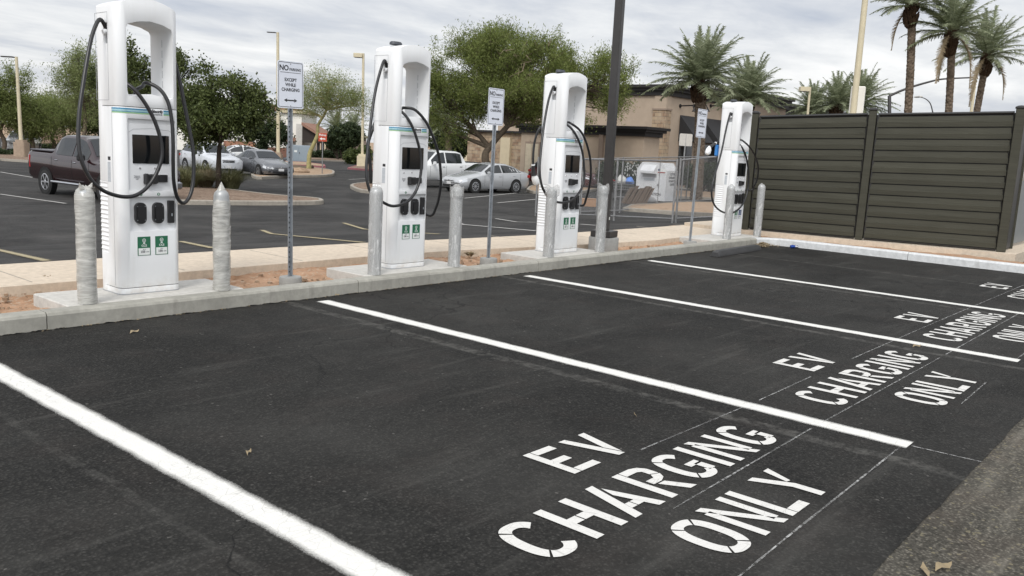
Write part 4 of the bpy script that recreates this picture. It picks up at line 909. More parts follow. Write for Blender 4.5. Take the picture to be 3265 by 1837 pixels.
tree('palo_verde_tree', 'slender palo verde with a crooked yellow-green trunk and airy crown', B4, [lobe(B4, 1040, 300, 170, 80), lobe(B4, 1000, 320, 110, 80), lobe(B4, 1090, 325, 100, 70), lobe(B4, 945, 345, 100, 36), lobe(B4, 1140, 335, 70, 50), lobe(B4, 1045, 255, 110, 36)],
     [(0, 0, -.2)]+rel(B4, (986, 495), (1000, 460), (1012, 430), (1014, 400), (1028, 375), (1042, 350)), M['leafpv'], M['bark3'], 90, 17000, (.17, .035), .15, .95, 'trees of the rear lot', 6, cl_r=.5)
B5 = base(847, 500, 80)
tree('small_dark_tree', 'small dark round tree in front of the terracotta wall', B5, [lobe(B5, 850, 425, 120, 90), lobe(B5, 830, 400, 80, 70), lobe(B5, 880, 440, 60, 60)], [(0, 0, -.2), (0, 0, .8), tuple(lp(B5, 848, 440))], M['leafbush'], M['bark'], 50, 9000, (.22, .15), .14, .7, 'trees of the rear lot', 7)
LT = [(8, 500, 61, [(10, 300, 130, 110), (30, 360, 150, 110), (-40, 350, 130, 150), (75, 365, 70, 70), (50, 245, 70, 40)], 'leaning green tree at the left edge beside the leftmost tan lamp post', [(15, 455), (2, 420), (12, 385)], .9, 'leafleft', 20, 20000),
      (105, 480, 62, [(110, 395, 130, 80), (90, 375, 90, 60)], 'low pale green tree right of the leftmost lamp post, in front of the white van', [(104, 455), (95, 430), (100, 410)], 1.0, 'leafleft', 21, 9000),
      (172, 475, 66, [(175, 390, 150, 90), (205, 370, 110, 80)], 'low tree with a forked trunk in front of the pinkish wall', [(172, 455), (165, 440), (175, 415)], 1.0, 'leafleft', 22, 9000),
      (200, 478, 74, [(170, 350, 150, 70), (115, 335, 100, 50), (240, 355, 110, 80)], 'green tree behind the cab of the maroon pickup', [(205, 440), (200, 400), (195, 360)], 1.1, 'leafmesq', 23, 15000),
      (270, 490, 62, [(270, 240, 100, 110), (228, 265, 80, 90), (300, 320, 130, 110), (245, 185, 60, 40), (340, 270, 90, 110)], 'tall wispy tree seen left of the nearest charger', [(268, 440), (272, 390), (268, 320)], 1.2, 'leafpv', 24, 11000),
      (320, 480, 70, [(300, 380, 140, 100), (400, 380, 140, 90)], 'dark low tree behind the nearest charger', [(320, 440), (322, 420), (325, 400)], 1.0, 'leafdark', 25, 12000)]
for u, v, dp, lb, label, tk, tw, lm, sd, nl in LT:
    Bq = base(u, v, dp)
    tree('palo_verde_tree' if lm != 'leafdark' else 'shade_tree', label, Bq, [lobe(Bq, *l) for l in lb], [(0, 0, -.2)]+rel(Bq, *tk), M[lm], M['bark2'], 75, int(nl*1.5), (.21, .05) if lm != 'leafdark' else (.2, .13), .17, tw, 'trees along the left of the rear lot', sd, sprout=8 if len(lb) > 3 else 2, flat=.8)
def bush(name, label, u, v, dp, boxes, leafmat, leaves=5000, sz=(.16, .11), group=None, seed=9, hedge=False):
    Bq = base(u, v, dp); R = np.random.default_rng(seed); t = thing(name, label, 'hedge' if hedge else 'shrub', Bq, 0, group); Q = []; m = MB()
    for l in boxes:
        x, y, z, rx, ry, rz = lobe(Bq, *l); n = leaves//len(boxes); d = R.normal(size=(n, 3)); d /= np.linalg.norm(d, axis=1)[:, None]
        if hedge: d = np.sign(d)*np.abs(d)**.45; d /= np.maximum(1, np.abs(d).max(axis=1))[:, None]
        rr = R.uniform(.45, 1.0, n)**.4*(1+.16*np.sin(d[:, 0]*9+d[:, 2]*7+seed)); P_ = np.stack([x+d[:, 0]*rr*rx, y+d[:, 1]*rr*min(ry, 1.6), z+d[:, 2]*rr*rz], axis=1)+R.normal(size=(n, 3))*.06
        Q.append(orient_quads(P_, None, sz[0]*R.uniform(.6, 1.3, n), sz[1]*R.uniform(.6, 1.3, n)))
        for k in range(7): a = k*.9; m.tube([(x*.5, y*.5, 0), (x+rx*.5*math.cos(a), y+.5*math.sin(a), z*.9), (x+rx*.7*math.cos(a), y+.6*math.sin(a), z+rz*.5)], [.05, .03, .01], 5)
    m.build('stems', M['bark'], t); quads_obj('foliage', np.concatenate(Q), leafmat, t); return t
bush('clipped_hedge', 'long clipped dark hedge left of the maroon pickup roof', 150, 486, 72, [(115, 478, 60, 34), (150, 478, 50, 34), (185, 478, 50, 34), (215, 476, 60, 30), (255, 475, 60, 30)], M['leafbush'], 9000, hedge=True, seed=31)
bush('low_shrub', 'small dark shrub left of the leftmost lamp post foot', 48, 498, 57, [(50, 490, 34, 20)], M['leafbush'], 1600, seed=32)
bush('low_shrub', 'low dark shrub at the left edge of the picture', 5, 500, 56, [(5, 490, 46, 20)], M['leafbush'], 1800, seed=33)
bush('large_shrub', 'big round dark shrub behind the tan lamp post with the box lamp head', 1100, 510, 92, [(1090, 440, 90, 80), (1120, 430, 80, 70), (1060, 450, 40, 50)], M['leafbush'], 12000, (.26, .18), seed=34)
bush('round_shrub', 'rounded green shrub at the foot of the tan box-head lamp post', 1125, 522, 82, [(1125, 500, 56, 46), (1160, 495, 50, 60)], M['leafdark'], 6000, (.2, .13), seed=35)
bush('clipped_hedge', 'low clipped hedge behind the red arrow sign', 1040, 508, 96, [(1000, 497, 50, 22), (1040, 494, 50, 26), (1065, 492, 50, 20)], M['leafbush'], 5000, (.22, .15), hedge=True, seed=36)
bush('dark_shrub', 'big dark shrub above the white pickup cab', 1440, 490, 88, [(1400, 420, 100, 130), (1450, 460, 110, 80), (1395, 380, 70, 80), (1485, 465, 50, 50)], M['leafbush'], 15000, (.26, .17), seed=37)
bush('flowering_shrub', 'leafy shrub with white flowers left of the white donation box', 1985, 608, 50, [(1935, 560, 60, 90), (1985, 560, 70, 90), (2035, 560, 60, 80)], M['leafbush'], 9000, (.17, .1), seed=38)
bush('dark_shrub', 'dark shrubs behind the chain link fence right of the donation box', 2230, 600, 55, [(2205, 565, 50, 70), (2250, 560, 60, 70), (2290, 560, 60, 70)], M['leafbush'], 8000, (.18, .11), seed=39)
fl = []
for k in range(60): q_ = at(random.uniform(1990, 2050), random.uniform(520, 560), 48.2); fl.append([tuple(q_+Vector(v)) for v in ((-.06, 0, 0), (0, 0, -.06), (.06, 0, 0), (0, 0, .06))])
o = quads_obj('white_flowers', fl, M['labelwhite']); tag(o, 'scattered white blossoms on the shrub beside the donation box', 'flowers', kind='stuff')
def grass_clump(label, pos, n, r, h, mat, seed, group='ornamental grasses on the island'):
    R = np.random.default_rng(seed); Q = []
    for k in range(n):
        a = R.uniform(0, 2*PI); rr = r*.25*math.sqrt(R.uniform()); x, y = rr*math.cos(a), rr*math.sin(a); a += R.normal()*.4; L = h*R.uniform(.7, 1.2); out = R.uniform(.15, 1.05)*r; px = None; w = .012
        for s in range(5):
            f = s/4; q = np.array([x+math.cos(a)*out*f**1.3, y+math.sin(a)*out*f**1.3, L*(f*1.35-.55*f*f*(1+out/r*.6))])
            if px is not None:
                wv = np.array([-math.sin(a), math.cos(a), 0])*w*(1-f*.7)*1.4; Q.append([px-wv, px+wv, q+wv*.7, q-wv*.7])
            px = q
    t = thing('grass_clump', label, 'grass clump', pos, 0, group); quads_obj('blades', np.array(Q), mat, t); return t
for k, (u, v, dp, h, r, mt, lb) in enumerate([(600, 618, 32.5, .95, 1.1, 'grassy', 'green grass clump in front of the white suv, leftmost on the island'), (655, 612, 33.6, .9, .95, 'grassdry', 'straw coloured grass clump left of the shade tree trunk'), (735, 612, 33.5, 1.0, 1.15, 'grassy', 'green grass clump right of the shade tree trunk, below the grey sedan'), (640, 600, 36, 1.1, 1.1, 'grassy', 'green grass clump at the back of the island, below the white suv bonnet'), (570, 612, 34, .95, 1.0, 'grassy', 'green grass clump showing at the right side of the nearest charger')]):
    q = base(u, v, dp); q.z += .12; grass_clump(lb, q, 620, r, h, M[mt], 50+k)
for k, (u, v, r_, lb) in enumerate([(1498, 818, .10, 'dead weed tuft in the soil left of the third charger'), (1213, 808, .07, 'dead weed tuft behind the second charger pad'), (155, 903, .10, 'dead weed in the soil at the lower left behind the kerb')]):
    q = onz(u, v, .06); tt = grass_clump(lb, q, 120, r_, r_*.9, M['frondbr'], 70+k, 'dead weeds in the planter')
# ------------------------------------------------------------------ palms
def palm_crown(seed, nf, L, lo=-.35, hi=1.5, leaf=.50, mat='frond', parent=None, dead=0):
    R = np.random.default_rng(seed); Q = []; ra = MB(); QD = []; rdm = MB()
    for f in range(nf+dead):
        isd = f >= nf; a = f*2.399+R.normal()*.12; el = (hi-(hi-lo)*((f+.5)/nf)**.9) if not isd else -.15-R.uniform(0, .3); Lf = L*R.uniform(.85, 1.1)*(1.15 if isd else 1); px = np.zeros(3); d = np.array([math.cos(a)*math.cos(el), math.sin(a)*math.cos(el), math.sin(el)]); pts = [px.copy()]; S = 14
        for s in range(S): d = d+np.array([0, 0, -(.034 if not isd else .17)*(1+s*.12)]); d /= np.linalg.norm(d); px = px+d*Lf/S; pts.append(px.copy())
        side = np.array([-math.sin(a), math.cos(a), 0]); (rdm if isd else ra).tube([tuple(p) for p in pts], list(np.linspace(.03, .006, S+1)), 4, False)
        nl = 62
        for i in range(nl):
            fr = .16+.84*i/nl; k = fr*S; i0 = min(int(k), S-1); p = pts[i0]+(pts[i0+1]-pts[i0])*(k-i0); t = pts[i0+1]-pts[i0]; t /= np.linalg.norm(t); upv = np.cross(side, t); 
            ll = leaf*L/2.6*math.sin(min(1, fr*1.15)*PI*.80+.35)*R.uniform(.85, 1.15)*(.6 if isd else 1)
            for sg in (-1, 1):
                dv = side*sg*.72+t*.62+upv*(R.uniform(-.15, .3) if not isd else -.4)+R.normal(size=3)*.09; dv /= np.linalg.norm(dv); e = p+dv*ll+np.array([0, 0, -.10*ll]); w = t*.021*L/2.2
                (QD if isd else Q).append([p-w, p+w, e+w*.35, e-w*.35])
    c = quads_obj('fronds', np.array(Q), M[mat], parent); s_ = ra.build('frond_stems', M['frond'], parent); out = [c, s_]
    if dead: out.append(quads_obj('dead_fronds', np.array(QD), M['frondbr'], parent)); out.append(rdm.build('dead_frond_stems', M['frondbr'], parent))
    return out
def palm(label, pos, hgt, tr, L, seed, nf=44, dead=0, boot=.5, lean=(0, 0), group='date palms', lo=-.35):
    t = thing('date_palm', label, 'palm tree', pos, 0, group); m = MB(); K = int(hgt/.045); n = 16; R = random.Random(seed)
    for i in range(K+1):
        z = hgt*i/K; f = z/hgt
        for j in range(n):
            a = 2*PI*j/n; r = tr*(1+.18*(1-f)**6)*(1+.10*(((i+(j % 2)*2) % 4) < 2))+R.uniform(-.008, .008); m.v.append((r*math.cos(a)+lean[0]*f*f*hgt, r*math.sin(a)+lean[1]*f*f*hgt, z-.2*(i == 0)))
    for i in range(K):
        for j in range(n): j2 = (j+1) % n; m.f.append((i*n+j, i*n+j2, (i+1)*n+j2, (i+1)*n+j))
    m.build('trunk', M['ptrunk'], t)
    tx, ty = lean[0]*hgt, lean[1]*hgt
    b = MB(); 
    for k in range(int(90*boot)+40):
        a = R.uniform(0, 2*PI); z = hgt-boot*R.random(); f = (z-(hgt-boot))/boot; r = tr*(1.05+.55*math.sin(f*PI*.8+.3)); p = Vector((tx+r*math.cos(a), ty+r*math.sin(a), z)); e = p+Vector((math.cos(a)*.07, math.sin(a)*.07, .17)); b.tube([p-Vector((math.cos(a)*.08, math.sin(a)*.08, .08)), p, e], [.05, .06, .03], 4)
    b.build('boot', M['pboot'], t)
    for o in palm_crown(seed, nf, L, lo=lo, parent=t, dead=dead): o.location = (tx, ty, hgt-.02)
    return t
def palm_at(label, u, vb, vt, dep, trw, L, seed, **k):
    Bq = base(u[0], vb, dep); top = topat(u[1], vt, Bq); hg = top.z-Bq.z; off = top-Bq; ln = (off.x/hg, off.y/hg); return palm(label, Bq, hg, trw, L, seed, lean=ln, **k)
palm_at('thick trunked date palm in front of the brown building, leftmost big palm', (2222, 2234), 600, 262, 46, .27, 3.0, 71, nf=56, boot=1.0, lo=-.05)
palm_at('date palm behind the farthest charger, right of the thick-trunked palm', (2375, 2385), 600, 315, 56, .26, 2.9, 72, nf=50, boot=1.0, lo=.0)
palm_at('leftmost of the three low palms behind the slatted fence, beside the box-head lamp', (2588, 2592), 560, 352, 72, .28, 2.7, 73, nf=46, boot=.8, lo=-.1)
palm_at('middle one of the three low palms behind the slatted fence', (2662, 2668), 560, 335, 68, .32, 2.7, 74, nf=46, boot=.8, lo=-.1)
palm_at('rightmost of the three low palms, half hidden by the tan lamp post', (2732, 2740), 560, 335, 70, .28, 3.3, 75, nf=48, boot=.8, lo=-.1)
palm_at('leftmost of the three tall palms, its crown cut by the top edge', (2862, 2908), 700, 20, 36, .145, 1.9, 76, nf=32, boot=.8, dead=1, lo=.0)
palm_at('middle one of the three tall palms, with hanging brown fronds', (2990, 3035), 700, 105, 36, .135, 2.1, 77, nf=36, boot=.9, dead=3, lo=-.05)
palm_at('rightmost and most slender leaning tall palm, near the right edge', (3062, 3148), 700, 178, 41, .14, 2.2, 78, nf=36, boot=.9, dead=3, lo=-.05)
palm_at('small distant palm above the red arrow sign', (1072, 1073), 500, 410, 110, .3, 3.0, 79, nf=30, boot=.8, group='small distant palms')
palm_at('small distant palm just left of the tan box-head lamp', (1128, 1128), 500, 408, 112, .3, 2.6, 80, nf=28, boot=.8, group='small distant palms')
palm_at('small palm behind the dark shrub, right of the second charger', (1430, 1428), 500, 395, 80, .28, 2.6, 81, nf=30, boot=.8, group='small distant palms')
# ------------------------------------------------------------------ lamps, masts and small signs
def pole(label, u, vb, dep, ut, vt, r0, r1, head, mat='tanpole', ped=None, side=-1, name='lamp_post', group='lamp posts of the lot', pm='tanped'):
    Bq = base(u, vb, dep); top = topat(ut, vt, Bq); hg = top.z-Bq.z; t = thing(name, label, 'lamp post', Bq, math.atan2(RX.y, RX.x), group)
    off = Vector((top.x-Bq.x, top.y-Bq.y, 0)); lx = max(-.12, min(.12, off.dot(RX)))
    MB().tube([(0, 0, 0), (lx*.5, 0, hg*.5), (lx, 0, hg)], [r0, (r0+r1)/2, r1], 12).build('shaft', M[mat], t, True)
    if ped: m = MB(); m.prism(rrect(-ped[0], -ped[0], ped[0], ped[0], ped[0]*.3, 2), -.2, ped[1]); m.prism(rrect(-ped[0]*.75, -ped[0]*.75, ped[0]*.75, ped[0]*.75, ped[0]*.2, 2), ped[1], ped[1]+.15); m.build('pedestal', M[pm], t)
    if head == 'flat':
        m = MB(); m.box((lx+side*.55, 0, hg-.03), (.75, .30, .07), bev=.02); m.box((lx+side*.12, 0, hg-.05), (.25, .06, .06)); m.build('lamp_head', M['darkpole'], t)
    if head == 'box':
        m = MB(); m.box((lx+side*.42, 0, hg-.18), (.72, .5, .34), bev=.02); m.build('lamp_head', M[mat], t); MB().box((lx+side*.42, 0, hg-.36), (.5, .36, .03)).build('lens', M['labelgrey'], t)
    if head == 'ufo':
        MB().lathe([(.0, .1), (.22, .08), (.3, 0), (.28, -.06), (0, -.07)], 16, Matrix.Translation((lx-side*.35, 0, hg-.1))).build('lamp_head', M['darkpole'], t, True)
    return t
pole('leftmost tan lamp post, with a thin flat head, at the left of the lot', 70, 503, 54, 52, 181, .12, .085, 'flat', ped=(.36, 1.05))
pole('tall tan lamp post with a flat dark head, rising behind the nearest no parking sign', 887, 518, 76, 878, 103, .17, .12, 'flat', ped=(.35, .7))
pole('tan lamp post with a box-shaped head, left of the second charger', 1155, 533, 72, 1150, 170, .12, .10, 'box', ped=(.42, 1.0), pm='tanpole')
pole('thick cream lamp post rising behind the slatted fence, cut by the top edge', 2684, 700, 21, 2765, -60, .085, .068, None, ped=None)
t = thing('pedestal', 'white block showing above the fence at the foot of the cream lamp post', 'pedestal', base(2690, 700, 21.6), .3); MB().box((0, 0, 1.74), (.33, .33, 3.55), bev=.02).build('block', M['wwall'], t)
pole('short tan lamp with a box head above the brown building roof', 2560, 545, 66, 2566, 277, .10, .09, 'box')
pole('distant tan lamp post with a round dark head between two tall palms', 3068, 600, 58, 3086, 212, .12, .09, 'ufo', side=-1)
def bent(name, label, pts, dep, r, mat='darkpole', u0=None, vb=650, cat='mast'):
    Bq = base(pts[0][0], vb, dep); t = thing(name, label, cat, Bq, 0); q = [Vector((0, 0, 0))]+[at(u, v, dep)-Bq for u, v in pts]; 
    MB().tube([q[0], q[1]], [r, r*.9], 10).build('pole', M[mat], t, True); MB().tube(spline(q[1:], 5), list(np.linspace(r*.7, r*.35, (len(q)-2)*5+1)), 8).build('arm', M[mat], t, True); return t
bent('traffic_mast', 'dark curved traffic signal mast arm passing behind the tall palms', [(2836, 306), (2890, 283), (2960, 262), (3010, 252), (3115, 247)], 60, .13, cat='traffic mast')
t = bent('street_lamp', 'small dark street lamp with a bent arm between the first two tall palms', [(2974, 358), (2966, 330), (2950, 315), (2930, 309)], 75, .08, cat='street lamp'); Bq = t.location.copy(); q = at(2928, 309, 75)-Bq; MB().box(q, (.9, .3, .12), .8, bev=.03).build('lamp_head', M['signback'], t)
# red arrow sign
Bq = gnd(1027, 556, .1); t = thing('arrow_sign', 'red pickup sign with a white left arrow on a thin post', 'sign', Bq, -.75); MB().tube([(0, .02, -.2), (0, .02, 2.0)], .03, 8).build('post', M['galvd'], t)
p = MB().box((0, 0, 2.22), (.50, .02, .50), bev=.004).build('plate', P('red_sign', (.42, .065, .03), .45, 0, .05), t); m = MB(); m.text('Pickup', .16, (0, -.014, 2.36), bold=.003); m.box((.04, -.013, 2.13), (.24, .004, .06)); m.add([(-.18, -.014, 2.13), (-.05, -.014, 2.22), (-.05, -.014, 2.04)], [(0, 1, 2)]); m.build('sign_text', M['labelwhite'], p)
Bq = base(2170, 648, 43); t = thing('traffic_sign', 'blank back of a white sign on a steel post beside the chain link gate', 'sign', Bq, -.65); top = zat(2181, 425, Bq)-Bq.z
MB().tube([(0, .03, -.2), (0, .03, top-.05)], .04, 8).build('post', M['galvd'], t); MB().prismy(rrect(-.34, top-.62, .34, top-.02, .06, 4), -.005, .005).build('plate', M['signback'], t)
Bq = base(1490, 560, 75); t = thing('traffic_sign', 'small white sign on a dark post above the white pickup bed', 'sign', Bq, -.5); top = zat(1490, 477, Bq)-Bq.z; MB().tube([(0, .03, -.2), (0, .03, top-.05)], .07, 8).build('post', M['darkpole'], t); MB().box((0, -.02, top-.3), (.2, .02, .5)).box((.3, -.02, top-.3), (.1, .02, .5)).build('plate', M['signback'], t)
# utility cabinet, log, rocks
Bq = base(951, 517, 79); t = thing('utility_cabinet', 'grey steel utility cabinet with two doors behind the nearest no parking sign', 'cabinet', Bq, -.62); mt = P('cabinet_grey', (.27, .32, .36), .5, .1, .05)
MB().box((0, 0, .8), (2.1, 1.0, 1.5), bev=.02).build('housing', mt, t); MB().box((-.49, -.51, .8), (.95, .03, 1.35), bev=.01).build('door', mt, t); d = MB().box((.49, -.51, .8), (.95, .03, 1.35), bev=.01).build('door', mt, t); MB().box((.1, -.54, .85), (.05, .04, .15)).build('handle', M['blackp'], d); MB().box((-.25, -.528, 1.0), (.25, .01, .18)).build('warning_label', M['labelwhite'], t); MB().box((0, 0, .03), (2.3, 1.2, .1)).build('plinth', M['conc'], t)
Bq = gnd(935, 546, .1); t = thing('fallen_log', 'sawn log lying at the foot of the palo verde', 'log', Bq, 0); e0 = at(935, 539, 60)-Bq; e1 = at(995, 549, 60)-Bq; ax = (e1-e0)
m = MB(); pts = [e0+ax*f for f in (0, .3, .6, 1)]; m.tube(pts, [.30, .33, .36, .5], 12); m.build('bark', M['bark2'], t, True); m = MB(); m.lathe([(.29, 0), (.27, .02), (0, .025)], 14, Matrix.Translation(e0) @ (-ax).to_track_quat('Z', 'Y').to_matrix().to_4x4()); m.build('cut_end', M['wood'], t)
for k, (u, v, s, lb) in enumerate([(955, 553, .45, 'tan rock beside the fallen log'), (2050, 650, .1, 'small stone')][:1]):
    Bq = gnd(u, v, .1); vs = []; m = MB(); m.lathe([(s*.9, 0), (s, s*.3), (s*.6, s*.7), (0, s*.8)], 9, Matrix.Translation(Bq) @ Matrix.Diagonal((1.6, 1, 1, 1))); o = m.build('rock', M['tandirt']); tag(o, lb, 'rock')
# ------------------------------------------------------------------ vehicles
ST = {'sedan': (4.8, [(0, .34, .50, .56, .60, .46), (.10, .22, .58, .78, .70, .60), (.45, .20, .70, .88, .80, .68), (1.0, .2, .80, .91, .91, .72), (1.4, .2, .87, .91, .98, .74), (2.1, .2, .92, .91, 1.37, .60), (2.55, .2, .93, .91, 1.46, .60), (3.2, .2, .95, .91, 1.45, .59), (3.75, .2, .98, .90, 1.33, .58), (4.3, .22, 1.02, .88, 1.11, .66), (4.62, .26, 1.0, .84, 1.09, .64), (4.77, .34, .88, .76, 1.02, .56), (4.8, .40, .6, .70, .7, .5)], .92, 3.70, .325, (1.48, 4.12), (1.45, 2.14), (3.7, 4.28)),
      'suv': (4.6, [(0, .34, .70, .66, .84, .56), (.10, .25, .80, .85, .95, .70), (.85, .24, .95, .92, 1.06, .76), (1.25, .24, .98, .93, 1.10, .78), (1.95, .24, 1.05, .93, 1.57, .66), (2.4, .24, 1.06, .93, 1.68, .66), (3.5, .24, 1.10, .93, 1.67, .65), (4.1, .24, 1.14, .92, 1.58, .64), (4.48, .3, 1.1, .88, 1.2, .74), (4.6, .4, .8, .8, .9, .7)], .90, 3.58, .36, (1.4, 4.2), (1.3, 2.0), (4.1, 4.45)),
      'pickup': (5.9, [(0, .5, .86, .86, 1.0, .74), (.1, .42, 1.0, .96, 1.12, .84), (1.3, .42, 1.12, 1.0, 1.20, .87), (1.75, .42, 1.15, 1.0, 1.26, .87), (2.45, .42, 1.2, 1.0, 1.86, .72), (2.8, .42, 1.2, 1.0, 1.94, .72), (3.8, .42, 1.22, 1.0, 1.93, .72), (4.08, .42, 1.24, 1.0, 1.86, .72), (4.30, .42, 1.26, 1.0, 1.37, .93), (5.82, .45, 1.28, .99, 1.37, .94), (5.9, .5, 1.25, .97, 1.34, .93)], 1.0, 4.68, .40, (1.85, 4.15), (1.8, 2.48), (4.1, 4.27))}
def sect(stn, x):
    for a, b in zip(stn[:-1], stn[1:]):
        if a[0] <= x <= b[0]: f = (x-a[0])/(b[0]-a[0]); s = [p+(q-p)*f for p, q in zip(a, b)]; break
    _, z0, zb, w, zt, wt = s
    return [(0, z0), (w*.88, z0), (w*.985, z0+.14), (w, z0+(zb-z0)*.6), (w*.985, zb-.03), (w*.955, zb+.02), (wt+.0, zt-.05), (wt*.93, zt-.012), (wt*.6, zt+.008), (0, zt+.016)]
def vehicle(name, label, kind, u, v, dep, dirv, paint, cat='car', rimm='alloy', cover=False, group='parked vehicles of the rear lot'):
    L, stn, xf, xr, wr, sw, ws, rw = ST[kind]; c = base(u, v, dep); d = RX*dirv[0]+RY*dirv[1]; rz = math.atan2(d.y, d.x)
    t = thing(name, label, cat, c, rz, group); m = MB(); xs = sorted(set([s[0] for s in stn]+list(np.arange(.25, L-.1, .22)))); rows = []
    for x in xs:
        s = sect(stn, x); ring_ = [(x-L/2, y, z) for y, z in s]+[(x-L/2, -y, z) for y, z in s[-2:0:-1]]; rows.append(ring_)
    n = len(rows[0]); 
    for r in rows: m.v += r
    for i in range(len(rows)-1):
        for j in range(n): j2 = (j+1) % n; m.f.append((i*n+j, i*n+j2, (i+1)*n+j2, (i+1)*n+j))
    m.f += [tuple(range(n-1, -1, -1)), tuple(range((len(rows)-1)*n, len(rows)*n))]
    m.build('body', paint, t, 48)
    def strip(x0, x1, sg, a=.10, b=.93):
        w_ = MB(); K = max(2, int((x1-x0)/.12)); 
        for k in range(K+1):
            x = x0+(x1-x0)*k/K; s = sect(stn, x); p, q = s[5], s[6]; dy, dz = q[0]-p[0], q[1]-p[1]
            for f in (a, b): w_.v.append((x-L/2, sg*(p[0]+dy*f+.008), p[1]+dz*f+.004))
        w_.f = [(2*k, 2*k+2, 2*k+3, 2*k+1) for k in range(K)]; w_.build('side_window', M['glass'], t, True)
    mid = (sw[0]+sw[1])/2-.05
    for sg in (-1, 1):
        strip(sw[0]+.18, mid-.04, sg); strip(mid+.04, (sw[1]-.30) if kind != 'pickup' else sw[1]-.12, sg)
        if kind != 'pickup': strip(sw[1]-.26, sw[1]-.02, sg, .12, .85)
    for (x0, x1), nm in ((ws, 'windscreen'), (rw, 'rear_window')):
        w_ = MB(); K = 6
        for k in range(K+1):
            x = x0+.04+(x1-x0-.10)*k/K; s = sect(stn, x); e = s[7]; q = [(-e[0]*.96, e[1]), (-s[8][0], s[8][1]), (0, s[9][1]), (s[8][0], s[8][1]), (e[0]*.96, e[1])]
            w_.v += [(x-L/2-.008 if nm == 'windscreen' else x-L/2+.01, y, z+.014) for y, z in q]
        w_.f = [(5*k+j, 5*k+j+1, 5*k+j+6, 5*k+j+5) for k in range(K) for j in range(4)]; w_.build(nm, M['glass'], t, True)
    W_ = stn[4][3]
    for x in (xf, xr):
        for sg in (-1, 1):
            mt = Matrix.Translation((x-L/2, sg*(W_-.10), wr)) @ Matrix.Rotation(-sg*PI/2, 4, 'X')
            a_ = MB(); a_.lathe([(wr*1.17, -.09), (wr*1.17, .088)], 22, Matrix.Translation((x-L/2, sg*(W_-.08), wr*1.05)) @ Matrix.Rotation(-sg*PI/2, 4, 'X')); a_.build('wheel_arch', M['arch'], t)
            w_ = MB(); w_.lathe([(wr*.66, -.12), (wr*.92, -.12), (wr, -.07), (wr, .07), (wr*.93, .115), (wr*.68, .12), (wr*.66, .05)], 24, mt); wo = w_.build('wheel', M['tyre'], t, 50)
            r_ = MB(); r_.lathe([(wr*.67, .06), (wr*.67, .118), (wr*.60, .122), (wr*.58, .09)], 24, mt); ns = 10 if kind != 'pickup' else 6
            for k in range(ns):
                a = 2*PI*k/ns; wd = .16 if kind != 'pickup' else .26; r0, r1 = wr*.10, wr*.62
                r_.add([mt @ Vector((math.cos(a-wd*1.4)*r0, math.sin(a-wd*1.4)*r0, .115)), mt @ Vector((math.cos(a-wd*.55)*r1, math.sin(a-wd*.55)*r1, .112)), mt @ Vector((math.cos(a+wd*.55)*r1, math.sin(a+wd*.55)*r1, .112)), mt @ Vector((math.cos(a+wd*1.4)*r0, math.sin(a+wd*1.4)*r0, .115))], [(0, 1, 2, 3)])
            r_.lathe([(wr*.17, .10), (wr*.15, .125), (0, .128)], 12, mt); r_.build('rim', M[rimm], wo)
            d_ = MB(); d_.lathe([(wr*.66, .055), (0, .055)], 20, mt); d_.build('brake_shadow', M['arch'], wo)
    for sg in (-1, 1):                                                # lamps, mirrors, handles
        hl = MB(); 
        for k in range(4):
            x = .07+k*.12; s = sect(stn, x); p, q = s[4], s[6]
            hl.v += [(x-L/2-.010, sg*(s[3][0]+.006), s[3][1]+(p[1]-s[3][1])*.35), (x-L/2-.012, sg*(s[5][0]+.010), s[5][1]-.01)]
        hl.f = [(2*k, 2*k+2, 2*k+3, 2*k+1) for k in range(3)]; s0_, s1_ = sect(stn, .05), sect(stn, .10)
        hl.box((.05-L/2, sg*(s0_[3][0]*.80), s0_[4][1]+.0), (.09, .26, .12), sg*-.35, bev=.03); hl.build('headlight', M['lamp'], t)
        x = L-.22; s = sect(stn, x); tl = MB(); tl.box((L/2-.14, sg*(s[4][0]-.03), s[4][1]-.12 if kind != 'pickup' else 1.02), (.22 if kind != 'pickup' else .10, .10, .15 if kind != 'pickup' else .42), -sg*.15, bev=.02); tl.build('tail_light', M['redlamp'], t)
        x = sw[0]+.22; s = sect(stn, x); mi = MB(); big = 1.35 if kind == 'pickup' else 1; mi.box((x-L/2, sg*(s[5][0]+.13*big), s[5][1]+.09), (.11, .20*big, .14*big), sg*.2, bev=.035); mo = mi.build('side_mirror', paint if kind != 'pickup' or not cover else M['blackp'], t, True)
        hd = MB()
        for x in (mid-.18, (mid+sw[1])/2+.12 if kind != 'pickup' else sw[1]-.22): s = sect(stn, x); hd.box((x-L/2, sg*(s[4][0]+.012), s[4][1]-.07), (.17, .03, .035), bev=.01)
        hd.build('door_handle', paint if kind == 'sedan' else M['chrome'], t)
        ds = MB()
        for x in (sw[0]+.05, mid, sw[1]-.12 if kind != 'pickup' else sw[1]+.10):
            pr = None
            for k_ in range(2, 5): s = sect(stn, x); ds.v.append((x-L/2-.006, sg*(s[k_][0]+.004), s[k_][1])); ds.v.append((x-L/2+.006, sg*(s[k_][0]+.004), s[k_][1]))
            o_ = len(ds.v)-6; ds.f += [(o_, o_+1, o_+3, o_+2), (o_+2, o_+3, o_+5, o_+4)]
        ds.build('door_gap', M['arch'], t)
    zf = stn[1][2]; g_ = MB(); g_.prismy([], 0, 0) if False else None
